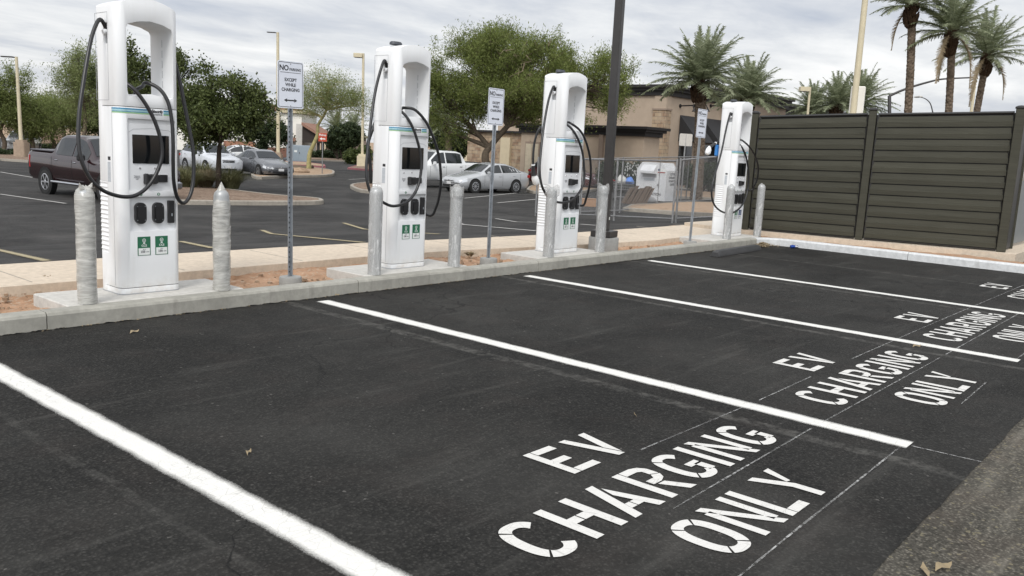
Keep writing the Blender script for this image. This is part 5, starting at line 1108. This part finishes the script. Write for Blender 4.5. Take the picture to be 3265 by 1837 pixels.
    if kind == 'pickup':
        g_.box((-L/2+.0, 0, .92), (.10, 1.15, .30), bev=.03); g_.build('grille', M['chrome'], t); MB().box((-L/2-.02, 0, .58), (.16, 1.86, .24), bev=.05).build('front_bumper', M['chrome'], t, True)
        MB().box((L/2+.02, 0, .60), (.14, 1.86, .20), bev=.05).build('rear_bumper', M['chrome'], t, True); [MB().tube([(-.55+0, sg*1.02, .44), (1.25, sg*1.02, .44)], .045, 8).build('running_board', M['chrome'], t, True) for sg in (-1, 1)]
        if cover: MB().box((2.12, 0, 1.395), (1.58, 1.86, .05), bev=.02).build('bed_cover', P('dark_bed_cover', (.06, .055, .065), .35), t)
        else: MB().box((2.12, 0, 1.392), (1.50, 1.60, .012)).build('bed_opening', M['arch'], t)
    else:
        g_.box((-L/2+.03, 0, zf-.03 if kind == 'sedan' else zf-.06), (.06, .72, .09 if kind == 'sedan' else .16), bev=.02); g_.build('grille', M['blackp'], t)
        MB().box((-L/2+.0, 0, zf-.02 if kind == 'sedan' else zf+.03), (.05, .74, .014)).box((-L/2-.005, 0, zf-.0), (.03, .10, .06), bev=.01).build('badge', M['chrome'], t)
        MB().box((-L/2+.02, 0, .34), (.05, .95, .12), bev=.02).build('lower_intake', M['blackp'], t); MB().box((-L/2-.01, 0, .46), (.02, .30, .14)).build('number_plate', M['plate'], t)
        for sg in (-1, 1): MB().box((-L/2+.10, sg*.66, .36), (.08, .20, .12), -sg*.5, bev=.02).build('fog_lamp', M['blackp'], t)
    return t
ps = car_paint('silver_paint', (.44, .45, .46)); pg_ = car_paint('grey_paint', (.12, .125, .135)); pw_ = car_paint('white_paint', (.60, .61, .61), .0); pm_ = car_paint('maroon_paint', (.016, .003, .004), .25, .2); pl = car_paint('pale_silver_paint', (.55, .57, .60), .3); pr_ = car_paint('dark_red_paint', (.07, .012, .014), .4)
vehicle('sedan_car', 'silver sedan parked facing left under the big tree, nearest car at the centre', 'sedan', 1546, 612, 43.3, (.71, .70), ps)
vehicle('sedan_car', 'dark grey sedan beside the white suv, partly behind the nearest sign post', 'sedan', 838, 560, 48, (-.64, .77), pg_, rimm='galvd')
vehicle('suv_car', 'silver-white suv behind the shade tree and the grasses', 'suv', 672, 560, 48, (-.68, .73), pl, cat='suv')
vehicle('pickup_truck', 'dark maroon crew cab pickup with a covered bed, behind the nearest charger', 'pickup', 330, 640, 27.6, (-.80, .60), pm_, 'pickup truck', cover=True)
vehicle('pickup_truck', 'white crew cab pickup behind the silver sedan', 'pickup', 1385, 605, 46, (.74, .67), pw_, 'pickup truck')
vehicle('sedan_car', 'dark red car mostly hidden behind the third charger', 'suv', 1803, 600, 53, (-.82, .57), pr_)
vehicle('suv_car', 'white suv far back at the left edge behind the leftmost lamp post', 'suv', 72, 492, 64, (-.3, .95), pw_, cat='suv')
vehicle('sedan_car', 'white car whose roof just shows behind the grey sedan', 'sedan', 750, 530, 63, (.8, .6), pw_)
vehicle('suv_car', 'silver suv showing only its roof and windscreen above the white pickup cab', 'suv', 1352, 545, 60, (.6, .8), pl, cat='suv')
# ------------------------------------------------------------------ buildings
def onx(u, v, X): d = ray(u, v); return CAM+d*((X-CAM.x)/d.x)
def cornice(m, x0, x1, y0, y1, z, h=.75, o=.55):
    m.prism([(x0-o*.3, y0-o*.3), (x1+o*.3, y0-o*.3), (x1+o*.3, y1+o*.3), (x0-o*.3, y1+o*.3)], z-h, z-h*.55); m.prism([(x0-o*.65, y0-o*.65), (x1+o*.65, y0-o*.65), (x1+o*.65, y1+o*.65), (x0-o*.65, y1+o*.65)], z-h*.55, z-h*.28); m.prism([(x0-o, y0-o), (x1+o, y0-o), (x1+o, y1+o), (x0-o, y1+o)], z-h*.28, z)
A = at(2111, 500, 62); mx, my = A.x, A.y; zm = zat(2111, 270, A); GZ = -.65
t = thing('restaurant_building', 'long tan and brown stucco building with black cornices and awnings, behind the chain link fence', 'building', (mx, my, GZ))
xe = ony(2466, 400, my).x; xt0 = ony(2300, 400, my).x; xl = ony(2632, 400, my).x; z2_ = zat(2460, 318, Vector((xe, my, 0))); zt_ = zat(2300, 283, Vector((xt0, my, 0)))
b = MB(); b.box(((mx+xt0)/2, my+8, (zm-.7+GZ)/2), (xt0-mx, 16, zm-.7-GZ)); pw(b, 'wall', M['stucco'], t)
b = MB(); cornice(b, mx, xt0-.7, my, my+16, zm); pw(b, 'cornice', M['cornice'], t)
b = MB(); b.box(((xt0+xe)/2, my+7.5, (zt_-.7+GZ)/2), (xe-xt0, 17, zt_-.7-GZ)); pw(b, 'tower_wall', M['stucco2'], t)
b = MB(); cornice(b, xt0, xe, my-1, my+16, zt_, .9); pw(b, 'cornice', M['cornice'], t)
zl = zat(2632, 352, Vector((xl, my, 0)))
b = MB(); b.box(((xe+xl)/2+.5, my+8, (zl-.9+GZ)/2), (xl-xe+.4, 15, zl-.9-GZ)); pw(b, 'wall', M['stucco2'], t)
b = MB(); cornice(b, xe+.9, xl, my+.5, my+15, zl, 1.1, .8); pw(b, 'cornice', M['cornice'], t)
zs = zat(2143, 352, A); b = MB(); b.box((mx+.22, my+.42, (zs+GZ)/2), (.75, 1.1, zs-GZ)); pw(b, 'stone_pillar', M['stone'], t)
b = MB(); b.box((mx+.22, my+.42, (zs+zm-.75)/2), (.65, 1.0, zm-.75-zs)); pw(b, 'corner_pilaster', M['stucco'], t)
b = MB(); b.box((mx+.22, my+.42, zs+.05), (.85, 1.2, .12)); pw(b, 'trim_band', M['stucco2'], t)
b = MB(); b.box((mx-.003, my+9.5, zat(2050, 352, A)), (.02, 13, .05)); pw(b, 'control_joint', M['stucco2'], t)
for (ua, ub) in ((2130, 2216), (2238, 2305)):
    xa, xb = ony(ua, 400, my).x+(1.6 if ua == 2130 else 0), ony(ub, 400, my).x; za_, zb_ = zat(2143, 362, A), zat(2143, 448, A)
    b = MB(); b.add([(xa, my-.02, za_), (xb, my-.02, za_), (xb, my-1.7, zb_), (xa, my-1.7, zb_), (xa, my-.02, zb_), (xb, my-.02, zb_)], [(0, 1, 2, 3), (0, 3, 4), (1, 5, 2), (3, 2, 5, 4)]); pw(b, 'awning', M['awning'], t)
    b = MB(); b.box(((xa+xb)/2, my-.01, (zb_+GZ)/2), (xb-xa-.4, .06, zb_-GZ-.2)); pw(b, 'shop_window', M['glass'], t)
for u in (2168, 2212, 2265, 2302):
    P0 = ony(u, 338, my); b = MB(); b.tube([(P0.x, my+.0, P0.z), (P0.x, my-1.05, P0.z+.05), (P0.x, my-1.2, P0.z-.25)], .05, 6); b.lathe([(.05, 0), (.17, -.18), (.16, -.2)], 10, Matrix.Translation((P0.x, my-1.2, P0.z-.2))); b.lathe([(.14, -.03), (.14, .03)], 10, Matrix.Translation((P0.x, my-.03, P0.z)) @ Matrix.Rotation(PI/2, 4, 'X')); pw(b, 'wall_lamp', M['cornice'], t)
Wc = at(2049, 497, 55); wx, wy = Wc.x, Wc.y; zw = zat(2049, 404, Wc); yl = onx(1660, 480, wx).y; xr2 = ony(2100, 480, wy).x
b = MB(); b.box(((wx+xr2)/2, (wy+yl)/2, (zw-.45+GZ)/2), (xr2-wx, yl-wy, zw-.45-GZ)); pw(b, 'service_wing_wall', M['stucco'], t)
b = MB(); cornice(b, wx, xr2, wy, yl, zw, .62, .5); pw(b, 'cornice', M['cornice'], t)
b = MB(); b.box((wx-.02, (wy+yl)/2, GZ+.35), (.06, yl-wy, .7)); pw(b, 'base_course', M['block'], t)
ya, yb = onx(1925, 480, wx).y, onx(1912, 480, wx).y; b = MB(); b.box((wx-.08, (ya+yb)/2, (zw-.6+GZ)/2), (.2, yb-ya, zw-.6-GZ)); pw(b, 'downpipe_column', M['stucco2'], t)
ya, yb = onx(1722, 480, wx).y, onx(1676, 480, wx).y; zd = zat(1700, 452, Vector((wx, (ya+yb)/2, 0)))
b = MB(); b.box((wx-.04, (ya+yb)/2, (zd+GZ)/2), (.10, abs(yb-ya), zd-GZ)); d_ = pw(b, 'service_door', M['stucco2'], t)
for f in (.27, .73): b = MB(); b.box((wx-.10, ya+(yb-ya)*f, (zd-.1+GZ)/2), (.04, abs(yb-ya)*.42, zd-GZ-.2)); o = b.build('door_leaf', M['doorc'], d_); o.matrix_parent_inverse = Matrix.Identity(4)
yl2 = onx(1490, 475, wx+2).y; z3_ = zat(1640, 424, Vector((wx+2, yl, 0)))
b = MB(); b.box((wx+5, (yl+yl2)/2, (z3_+GZ)/2), (6, yl2-yl, z3_-GZ)); pw(b, 'stone_wall', M['stone'], t)
b = MB(); b.box((wx+5, (yl+yl2)/2, z3_+.08), (6.5, yl2-yl+.2, .16)); pw(b, 'wall_coping', M['cornice'], t)
ya, yb = onx(1630, 480, wx+2).y, onx(1600, 480, wx+2).y; b = MB(); b.box((wx+1.9, (ya+yb)/2, 1.1), (.2, abs(yb-ya), 2.6)); pw(b, 'cream_panel', M['creamwall'], t)
rzv = math.atan2(RX.y, RX.x)
def facing(root, name, u0, u1, v0, v1, dep, thick, mat, parent=None):  # block whose front faces the lot, between two bearings
    a = at(u0, 470, dep); c = at(u1, 470, dep); P_ = (a+c)/2; zt__ = zat((u0+u1)/2, v0, P_); zb__ = zat((u0+u1)/2, v1, P_) if v1 else GZ; wd = Vector((c.x-a.x, c.y-a.y)).length
    m = MB(); m.box(Vector((P_.x, P_.y, (zt__+zb__)/2))+RY*thick/2, (wd, thick, zt__-zb__), rzv); return pw(m, name, mat, root)
t = thing('white_building', 'white stucco building with clay tile roof and dark porch, between the trees at left', 'building', base(800, 500, 104))
facing(t, 'wall', 560, 900, 352, None, 106, 14, M['wwall']); facing(t, 'tower', 893, 960, 362, None, 103, 8, M['wwall']); facing(t, 'tile_roof', 838, 908, 334, 351, 104.5, 9, M['tile']); facing(t, 'cornice_band', 885, 964, 352, 360, 102.6, 9, M['creamwall'])
facing(t, 'lower_tile_roof', 900, 945, 438, 450, 101.6, 2, M['tile']); facing(t, 'pilaster', 943, 963, 395, None, 101, 1.2, M['signback']); facing(t, 'panel', 840, 893, 372, 380, 105.6, .5, M['creamwall'])
for u0 in (610, 757, 790): facing(t, 'window', u0, u0+15, 438, 462, 105.8, .3, M['glass'])
Pa = at(963, 470, 100); Pb = at(1034, 470, 100); za_ = zat(963, 400, Pa); zb_ = zat(1034, 444, Pb); m = MB()
for q in (Pa, Pb): pass
c0, c1 = Vector((Pa.x, Pa.y, 0)), Vector((Pb.x, Pb.y, 0)); dp = RY*7
m.add([c0+Vector((0, 0, za_)), c1+Vector((0, 0, zb_)), c1+Vector((0, 0, zb_-.5)), c0+Vector((0, 0, zb_-.5)), c0+dp+Vector((0, 0, za_)), c1+dp+Vector((0, 0, zb_)), c1+dp+Vector((0, 0, zb_-.5)), c0+dp+Vector((0, 0, zb_-.5))], [(0, 3, 2, 1), (4, 5, 6, 7), (0, 1, 5, 4), (3, 7, 6, 2), (1, 2, 6, 5), (0, 4, 7, 3)]); pw(m, 'porch_gable', P('dark_timber', (.03, .022, .018), .85), t)
m = MB(); m.add([c0+Vector((0, 0, za_+.02))-RY*.4, c1+Vector((0, 0, zb_+.02))-RY*.4, c1+Vector((0, 0, zb_+.35))-RY*.4, c0+Vector((0, 0, za_+.35))-RY*.4, c0+dp+Vector((0, 0, za_+.02)), c1+dp+Vector((0, 0, zb_+.02)), c1+dp+Vector((0, 0, zb_+.35)), c0+dp+Vector((0, 0, za_+.35))], [(0, 1, 2, 3), (7, 6, 5, 4), (3, 2, 6, 7), (0, 4, 5, 1), (1, 5, 6, 2), (0, 3, 7, 4)]); pw(m, 'porch_roof', M['tile'], t)
for u0 in (1010, 1024): facing(t, 'porch_post', u0, u0+7, 452, None, 100.3, .5, M['cornice']); facing(t, 'post_base', u0-1, u0+8, 484, None, 100, .9, M['stone'])
t = thing('block_wall', 'terracotta block wall behind the white suv and the grey sedan', 'wall', base(760, 495, 92)); facing(t, 'wall', 713, 812, 451, None, 92, .3, M['block']); facing(t, 'wall', 812, 925, 470, None, 95, .3, P('brown_block', (.17, .085, .06), .9, 0, .12, 3)); facing(t, 'cream_end', 656, 712, 459, None, 91.5, .4, M['creamwall'])
t = thing('block_wall', 'pinkish low wall behind the trees left of the maroon pickup', 'wall', base(170, 478, 88)); facing(t, 'wall', 128, 330, 434, None, 88, .3, P('pinkish_wall', (.33, .22, .17), .9, 0, .06, 2))
t = thing('shop_building', 'distant tan shop building right of the red arrow sign', 'building', base(1050, 505, 150)); facing(t, 'wall', 1028, 1130, 436, None, 150, 12, P('pale_pink_stucco', (.36, .26, .20), .9, 0, .05, 2)); facing(t, 'parapet', 1022, 1134, 428, 436, 149.5, 13, M['creamwall']); facing(t, 'entrance', 1024, 1038, 446, None, 149, 1, M['creamwall']); facing(t, 'awning', 1040, 1062, 462, 470, 148.5, 1.5, M['block'])
t = thing('shop_building', 'distant cream building with a dark roofline above the dark shrub by the white pickup', 'building', base(1470, 505, 118)); facing(t, 'wall', 1428, 1512, 427, None, 118, 12, M['creamwall']); facing(t, 'roofline', 1424, 1516, 422, 427, 117.5, 13, M['cornice'])
t = thing('shop_building', 'distant low tan roof between the low palms above the fence', 'building', base(2670, 545, 130)); facing(t, 'wall', 2618, 2705, 361, None, 130, 12, M['creamwall']); facing(t, 'roofline', 2642, 2708, 358, 361, 129.5, 12, M['cornice'])
# ------------------------------------------------------------------ chain link fence and gates
def chain(name, label, A_, B_, ha, hb, posts, gap=.09, mesh=.075, brace=False):
    a = Vector(A_); c = Vector(B_); d = Vector((c.x-a.x, c.y-a.y, 0)); ln = d.length; t = thing(name, label, 'gate' if 'gate' in name else 'fence', a, 0, 'chain link fencing round the donation box')
    def pt(f, h): q = a.lerp(c, f); return Vector((q.x, q.y, q.z+gap+(ha+(hb-ha)*f-gap)*h))-a
    [MB().tube([pt(0, h_), pt(1, h_)], .023, 8).build('rail', M['galvd'], t, True) for h_ in (0, 1)]
    for f in posts: m = MB(); q = pt(f, 0); m.tube([Vector((q.x, q.y, q.z-gap-.02)), pt(f, 1)+Vector((0, 0, .05))], .03, 8); m.build('fence_post', M['galvd'], t, True)
    if brace: m = MB(); m.tube([pt(.5, 0), pt(.5, 1)], .018, 6); m.build('brace', M['galvd'], t, True)
    w_ = MB(); H = (ha+hb)/2-gap; nw = int((ln+H)/mesh)
    for s in (-1, 1):
        for k in range(-int(H/mesh), int(ln/mesh)+1):
            x0 = k*mesh; x1 = x0+H; f0, f1 = x0/ln, x1/ln; h0, h1 = 0., 1.
            if f0 < 0: h0 = -x0/H; f0 = 0
            if f1 > 1: h1 = (ln-x0)/H; f1 = 1
            if h1 <= h0: continue
            if s < 0: f0, f1 = 1-f0, 1-f1
            w_.tube([pt(f0, h0), pt(f1, h1)], .0015, 3, False)
    w_.build('wire_mesh', M['galvd'], t); return t
def g3(u, v): q = gnd(u, v); return (q.x, q.y, q.z)
def hgt(u, v, P_): return zat(u, v, Vector(P_))-P_[2]
a, c = g3(1707, 689), g3(2143, 712); chain('chain_link_gate', 'long chain link gate leaf right behind the sidewalk, left of the gate post', a, c, hgt(1712, 505, a), hgt(2150, 513, c), (0, .63, 1), .12, brace=True)
a, c = g3(2154, 711), g3(2330, 702); chain('chain_link_gate', 'chain link gate leaf between the gate post and the farthest charger', a, c, hgt(2158, 510, a), hgt(2338, 493, c), (0, 1), .12)
a, c = g3(1975, 679), g3(2186, 646); chain('chain_link_fence', 'chain link panel in front of the brown mats and donation box', a, c, hgt(1982, 504, a), hgt(2194, 500, c), (0, 1), .10, brace=True)
a = g3(2186, 646); cq = at(2400, 500, 50); c = (cq.x, cq.y, prof(cq.y)); chain('chain_link_fence', 'far chain link run behind the farthest charger', a, c, hgt(2194, 500, a), hgt(2400, 497, c), (0, .5, 1), .08)
a, c = g3(1850, 684), g3(1975, 679); chain('chain_link_fence', 'chain link panel beside the dark lamp post, left of the mats', a, c, hgt(1858, 507, a), hgt(1982, 504, c), (0, .6), .10)
# donation box
Bq = gnd(2118, 646); t = thing('donation_box', 'white metal clothes donation box behind the chain link fence', 'donation box', Bq); mwb = P('white_box_paint', (.68, .69, .70), .45, .1, .06, 3)
m = MB(); pr_y = [(0, .05), (1.7, .05), (1.7, 1.55), (1.42, 1.92), (.28, 1.92), (0, 1.55)]; n = 6
m.add([(0, y, z) for y, z in pr_y]+[(1.07, y, z) for y, z in pr_y], [tuple(range(n))[::-1], tuple(range(n, 2*n))]+[(i, (i+1) % n, (i+1) % n+n, i+n) for i in range(n)]); m.build('housing', mwb, t)
m = MB(); m.add([(-.003, .55, 1.80), (-.003, 1.35, 1.80), (-.32, 1.35, 1.50), (-.32, .55, 1.50), (-.003, .55, 1.34), (-.003, 1.35, 1.34), (-.32, .55, 1.38), (-.32, 1.35, 1.38)], [(0, 3, 2, 1), (0, 4, 6, 3), (1, 2, 7, 5), (3, 6, 7, 2)]); m.build('chute_hood', mwb, t)
MB().box((-.004, .95, 1.26), (.008, .8, .16)).build('chute_opening', M['shadegrey'], t); MB().box((-.008, .28, 1.52), (.008, .46, .24)).build('sign_panel', M['labelwhite'], t); MB().box((-.013, .28, 1.45), (.006, .42, .05)).build('red_band', M['redlamp'], t); MB().box((-.013, .42, 1.57), (.006, .14, .09)).build('emblem', M['blue'], t)
MB().box((-.006, .95, 1.08), (.006, .62, .14)).build('notice', M['labelgrey'], t); MB().box((-.02, .42, .83), (.04, .12, .10), bev=.01).build('lock', M['galvd'], t)
m = MB(); m.text('DONATION', .17, (-.006, .72, .36), (0, -1, 0), (0, 0, 1), .004, sx=1.05)
for k, l in enumerate(('CLOTHES', 'SHOES & BOOK', 'DONATION', 'CENTER')): m.text(l, .155, (.60, -.006, 1.38-k*.17), (1, 0, 0), (0, 0, 1), .003, sx=.80 if k != 1 else .62)
m.build('lettering', M['ink'], t)
# brown mats, cart, cardboard box
Bq = base(2022, 652, 39.5); t = thing('mat_stack', 'pile of ribbed brown mats leaning against the donation box', 'mats', Bq, rzv); mb_ = P('brown_mat', (.12, .085, .06), .95, 0, .3, 16, bump=.6)
for k in range(9):
    m = MB(); x = -.52+k*.12; hh = random.uniform(.62, .86); sl_ = .36
    m.add([(x, -.05, 0), (x+.09, -.05, 0), (x+.09+sl_, -.05, hh), (x+sl_, -.05, hh), (x, .75, 0), (x+.09, .75, 0), (x+.09+sl_, .75, hh*.95), (x+sl_, .75, hh*.95)], [(0, 1, 2, 3), (7, 6, 5, 4), (0, 4, 5, 1), (1, 5, 6, 2), (2, 6, 7, 3), (3, 7, 4, 0)]); m.build('mat', mb_, t)
Bq = base(1985, 636, 41.5); t = thing('shopping_cart', 'shopping cart heaped with bags behind the chain link fence', 'shopping cart', Bq, rzv); m = MB()
for z in (.55, .68, .8, .93): m.tube([(-.45, -.25, z), (.45, -.25, z), (.45, .25, z), (-.45, .25, z), (-.45, -.25, z)], .012, 5)
for x in np.linspace(-.45, .45, 10): m.tube([(x, -.25, .93), (x, -.25, .55), (x, .25, .55), (x, .25, .93)], .008, 4)
m.build('basket', M['galvd'], t); m = MB()
for x in (-.4, .4):
    for y in (-.22, .22): m.tube([(x, y, .55), (x*.98, y, .12)], .016, 6)
m.tube([(-.4, -.22, .2), (.4, -.22, .2), (.4, .22, .2), (-.4, .22, .2), (-.4, -.22, .2)], .016, 6); m.build('frame', M['galvd'], t)
m = MB(); m.tube([(-.45, -.25, .95), (-.6, -.25, 1.02), (-.6, .25, 1.02), (-.45, .25, .95)], .02, 6); m.build('handle', M['redlamp'], t)
for x in (-.4, .4):
    for y in (-.22, .22): m = MB(); m.lathe([(.06, -.015), (.06, .015)], 12, Matrix.Translation((x, y, .06)) @ Matrix.Rotation(PI/2, 4, 'X')); m.build('wheel', M['blackp'], t)
def lump(name, label, pos, s, mat, seed):
    R = random.Random(seed); m = MB(); n = 12; pr_ = [(.2, 0), (.95, .1), (1.05, .4), (.8, .75), (.35, .95), (0, 1)]
    m.lathe(pr_, n); m.v = [((v[0]*R.uniform(.8, 1.2))*s[0], v[1]*R.uniform(.8, 1.2)*s[1], v[2]*R.uniform(.85, 1.15)*s[2]) for v in m.v]; o = m.build(name, mat, None, 60); o.location = pos; tag(o, label, 'bag'); return o
lump('bag', 'blue plastic bag on top of the shopping cart', Bq+RX*.28+Vector((0, 0, .82)), (.24, .22, .34), P('blue_bag', (.08, .20, .55), .4), 1); lump('bag', 'pale crumpled bag on top of the shopping cart beside the blue one', Bq-RX*.1+Vector((0, 0, .82)), (.26, .24, .42), P('pale_bag', (.55, .55, .52), .5), 2)
t = thing('cardboard_box', 'low cardboard box on the ground right of the third charger', 'box', base(1877, 662, 36), rzv); MB().box((0, 0, .16), (.64, .5, .32), bev=.01).build('carton', P('cardboard', (.33, .20, .12), .9, 0, .1), t); MB().box((.1, 0, .325), (.4, .52, .015), .05).build('flap', P('cardboard', (.33, .20, .12)), t)
lump('bag', 'grey plastic bag at the foot of the donation box', Vector(gnd(2072, 648)), (.42, .25, .3), P('grey_bag', (.28, .28, .28), .4), 3)
# ------------------------------------------------------------------ light
SUN_AZ = Vector((-.86, -.50)); SUN_EL = math.radians(47)
sd = Vector((SUN_AZ.x, SUN_AZ.y, 0)).normalized()*math.cos(SUN_EL)+Vector((0, 0, math.sin(SUN_EL)))
w = bpy.data.worlds.new('World'); sc.world = w; w.use_nodes = True; nt = w.node_tree; bg = nt.nodes['Background']
def N(ty, **k):
    x = nt.nodes.new(ty)
    for a_, v_ in k.items(): setattr(x, a_, v_)
    return x
sky = N('ShaderNodeTexSky'); sky.sky_type = 'NISHITA'; sky.sun_disc = False; sky.sun_elevation = SUN_EL; sky.sun_rotation = math.atan2(sd.x, sd.y); sky.air_density = 1.0; sky.dust_density = 2.5
tc = N('ShaderNodeTexCoord'); sx = N('ShaderNodeSeparateXYZ'); nt.links.new(tc.outputs['Generated'], sx.inputs[0])
def MM(op, a_, b_=0.0):
    x = N('ShaderNodeMath', operation=op)
    for i, v_ in enumerate((a_, b_)):
        if hasattr(v_, 'is_output'): nt.links.new(v_, x.inputs[i])
        else: x.inputs[i].default_value = v_
    return x.outputs[0]
zz = MM('MAXIMUM', sx.outputs[2], 0.0); dz = MM('ADD', zz, .10)
cb = N('ShaderNodeCombineXYZ'); nt.links.new(MM('DIVIDE', sx.outputs[0], dz), cb.inputs[0]); nt.links.new(MM('DIVIDE', sx.outputs[1], dz), cb.inputs[1])
mp = N('ShaderNodeMapping'); mp.inputs['Rotation'].default_value = (0, 0, math.radians(-38)); mp.inputs['Scale'].default_value = (.72, 1.10, 1); nt.links.new(cb.outputs[0], mp.inputs[0])
def noise(s, d, r, dist=0):
    x = N('ShaderNodeTexNoise'); x.inputs['Scale'].default_value = s; x.inputs['Detail'].default_value = d; x.inputs['Roughness'].default_value = r; x.inputs['Distortion'].default_value = dist; nt.links.new(mp.outputs[0], x.inputs['Vector']); return x.outputs['Fac']
def ramp(f, st_):
    r = N('ShaderNodeValToRGB'); e = r.color_ramp.elements
    while len(e) < len(st_): e.new(.5)
    for i, (p_, c_) in enumerate(st_): e[i].position = p_; e[i].color = tuple(c_)+(1,)
    nt.links.new(f, r.inputs[0]); return r.outputs[0]
n1 = noise(.75, 8, .55, .25); n2 = noise(2.6, 6, .6, .3); f = MM('ADD', MM('MULTIPLY', n1, .66), MM('MULTIPLY', n2, .34))
cloud = ramp(f, [(.34, (.475, .51, .58)), (.45, (.61, .63, .67)), (.53, (.74, .75, .765)), (.61, (.86, .86, .86)), (.72, (.96, .955, .94))])
vm = N('ShaderNodeVectorMath', operation='DOT_PRODUCT'); nt.links.new(tc.outputs['Generated'], vm.inputs[0]); vm.inputs[1].default_value = tuple(sd)
gl = MM('POWER', MM('MAXIMUM', vm.outputs['Value'], 0.0), 2.0); gain = MM('ADD', 10.8, MM('MULTIPLY', gl, 17.0))
mul = N('ShaderNodeVectorMath', operation='SCALE'); nt.links.new(cloud, mul.inputs[0]); nt.links.new(gain, mul.inputs['Scale'])
mix = N('ShaderNodeMix', data_type='RGBA'); mix.inputs[0].default_value = .90; nt.links.new(sky.outputs[0], mix.inputs[6]); nt.links.new(mul.outputs[0], mix.inputs[7])
nt.links.new(mix.outputs[2], bg.inputs[0]); bg.inputs[1].default_value = .1
sl_ = bpy.data.lights.new('sun', 'SUN'); sl_.energy = 1.5; sl_.angle = math.radians(15); sl_.color = (1, .965, .91); so = bpy.data.objects.new('sun', sl_); col.objects.link(so); so.rotation_euler = sd.to_track_quat('Z', 'Y').to_euler()
sc.view_settings.view_transform = 'Standard'; sc.view_settings.look = 'None'; sc.view_settings.exposure = 0.15; sc.view_settings.gamma = 1
sc.cycles.max_bounces = 6; sc.cycles.transparent_max_bounces = 24; sc.cycles.diffuse_bounces = 3; sc.cycles.glossy_bounces = 3
sc.render.film_transparent = False
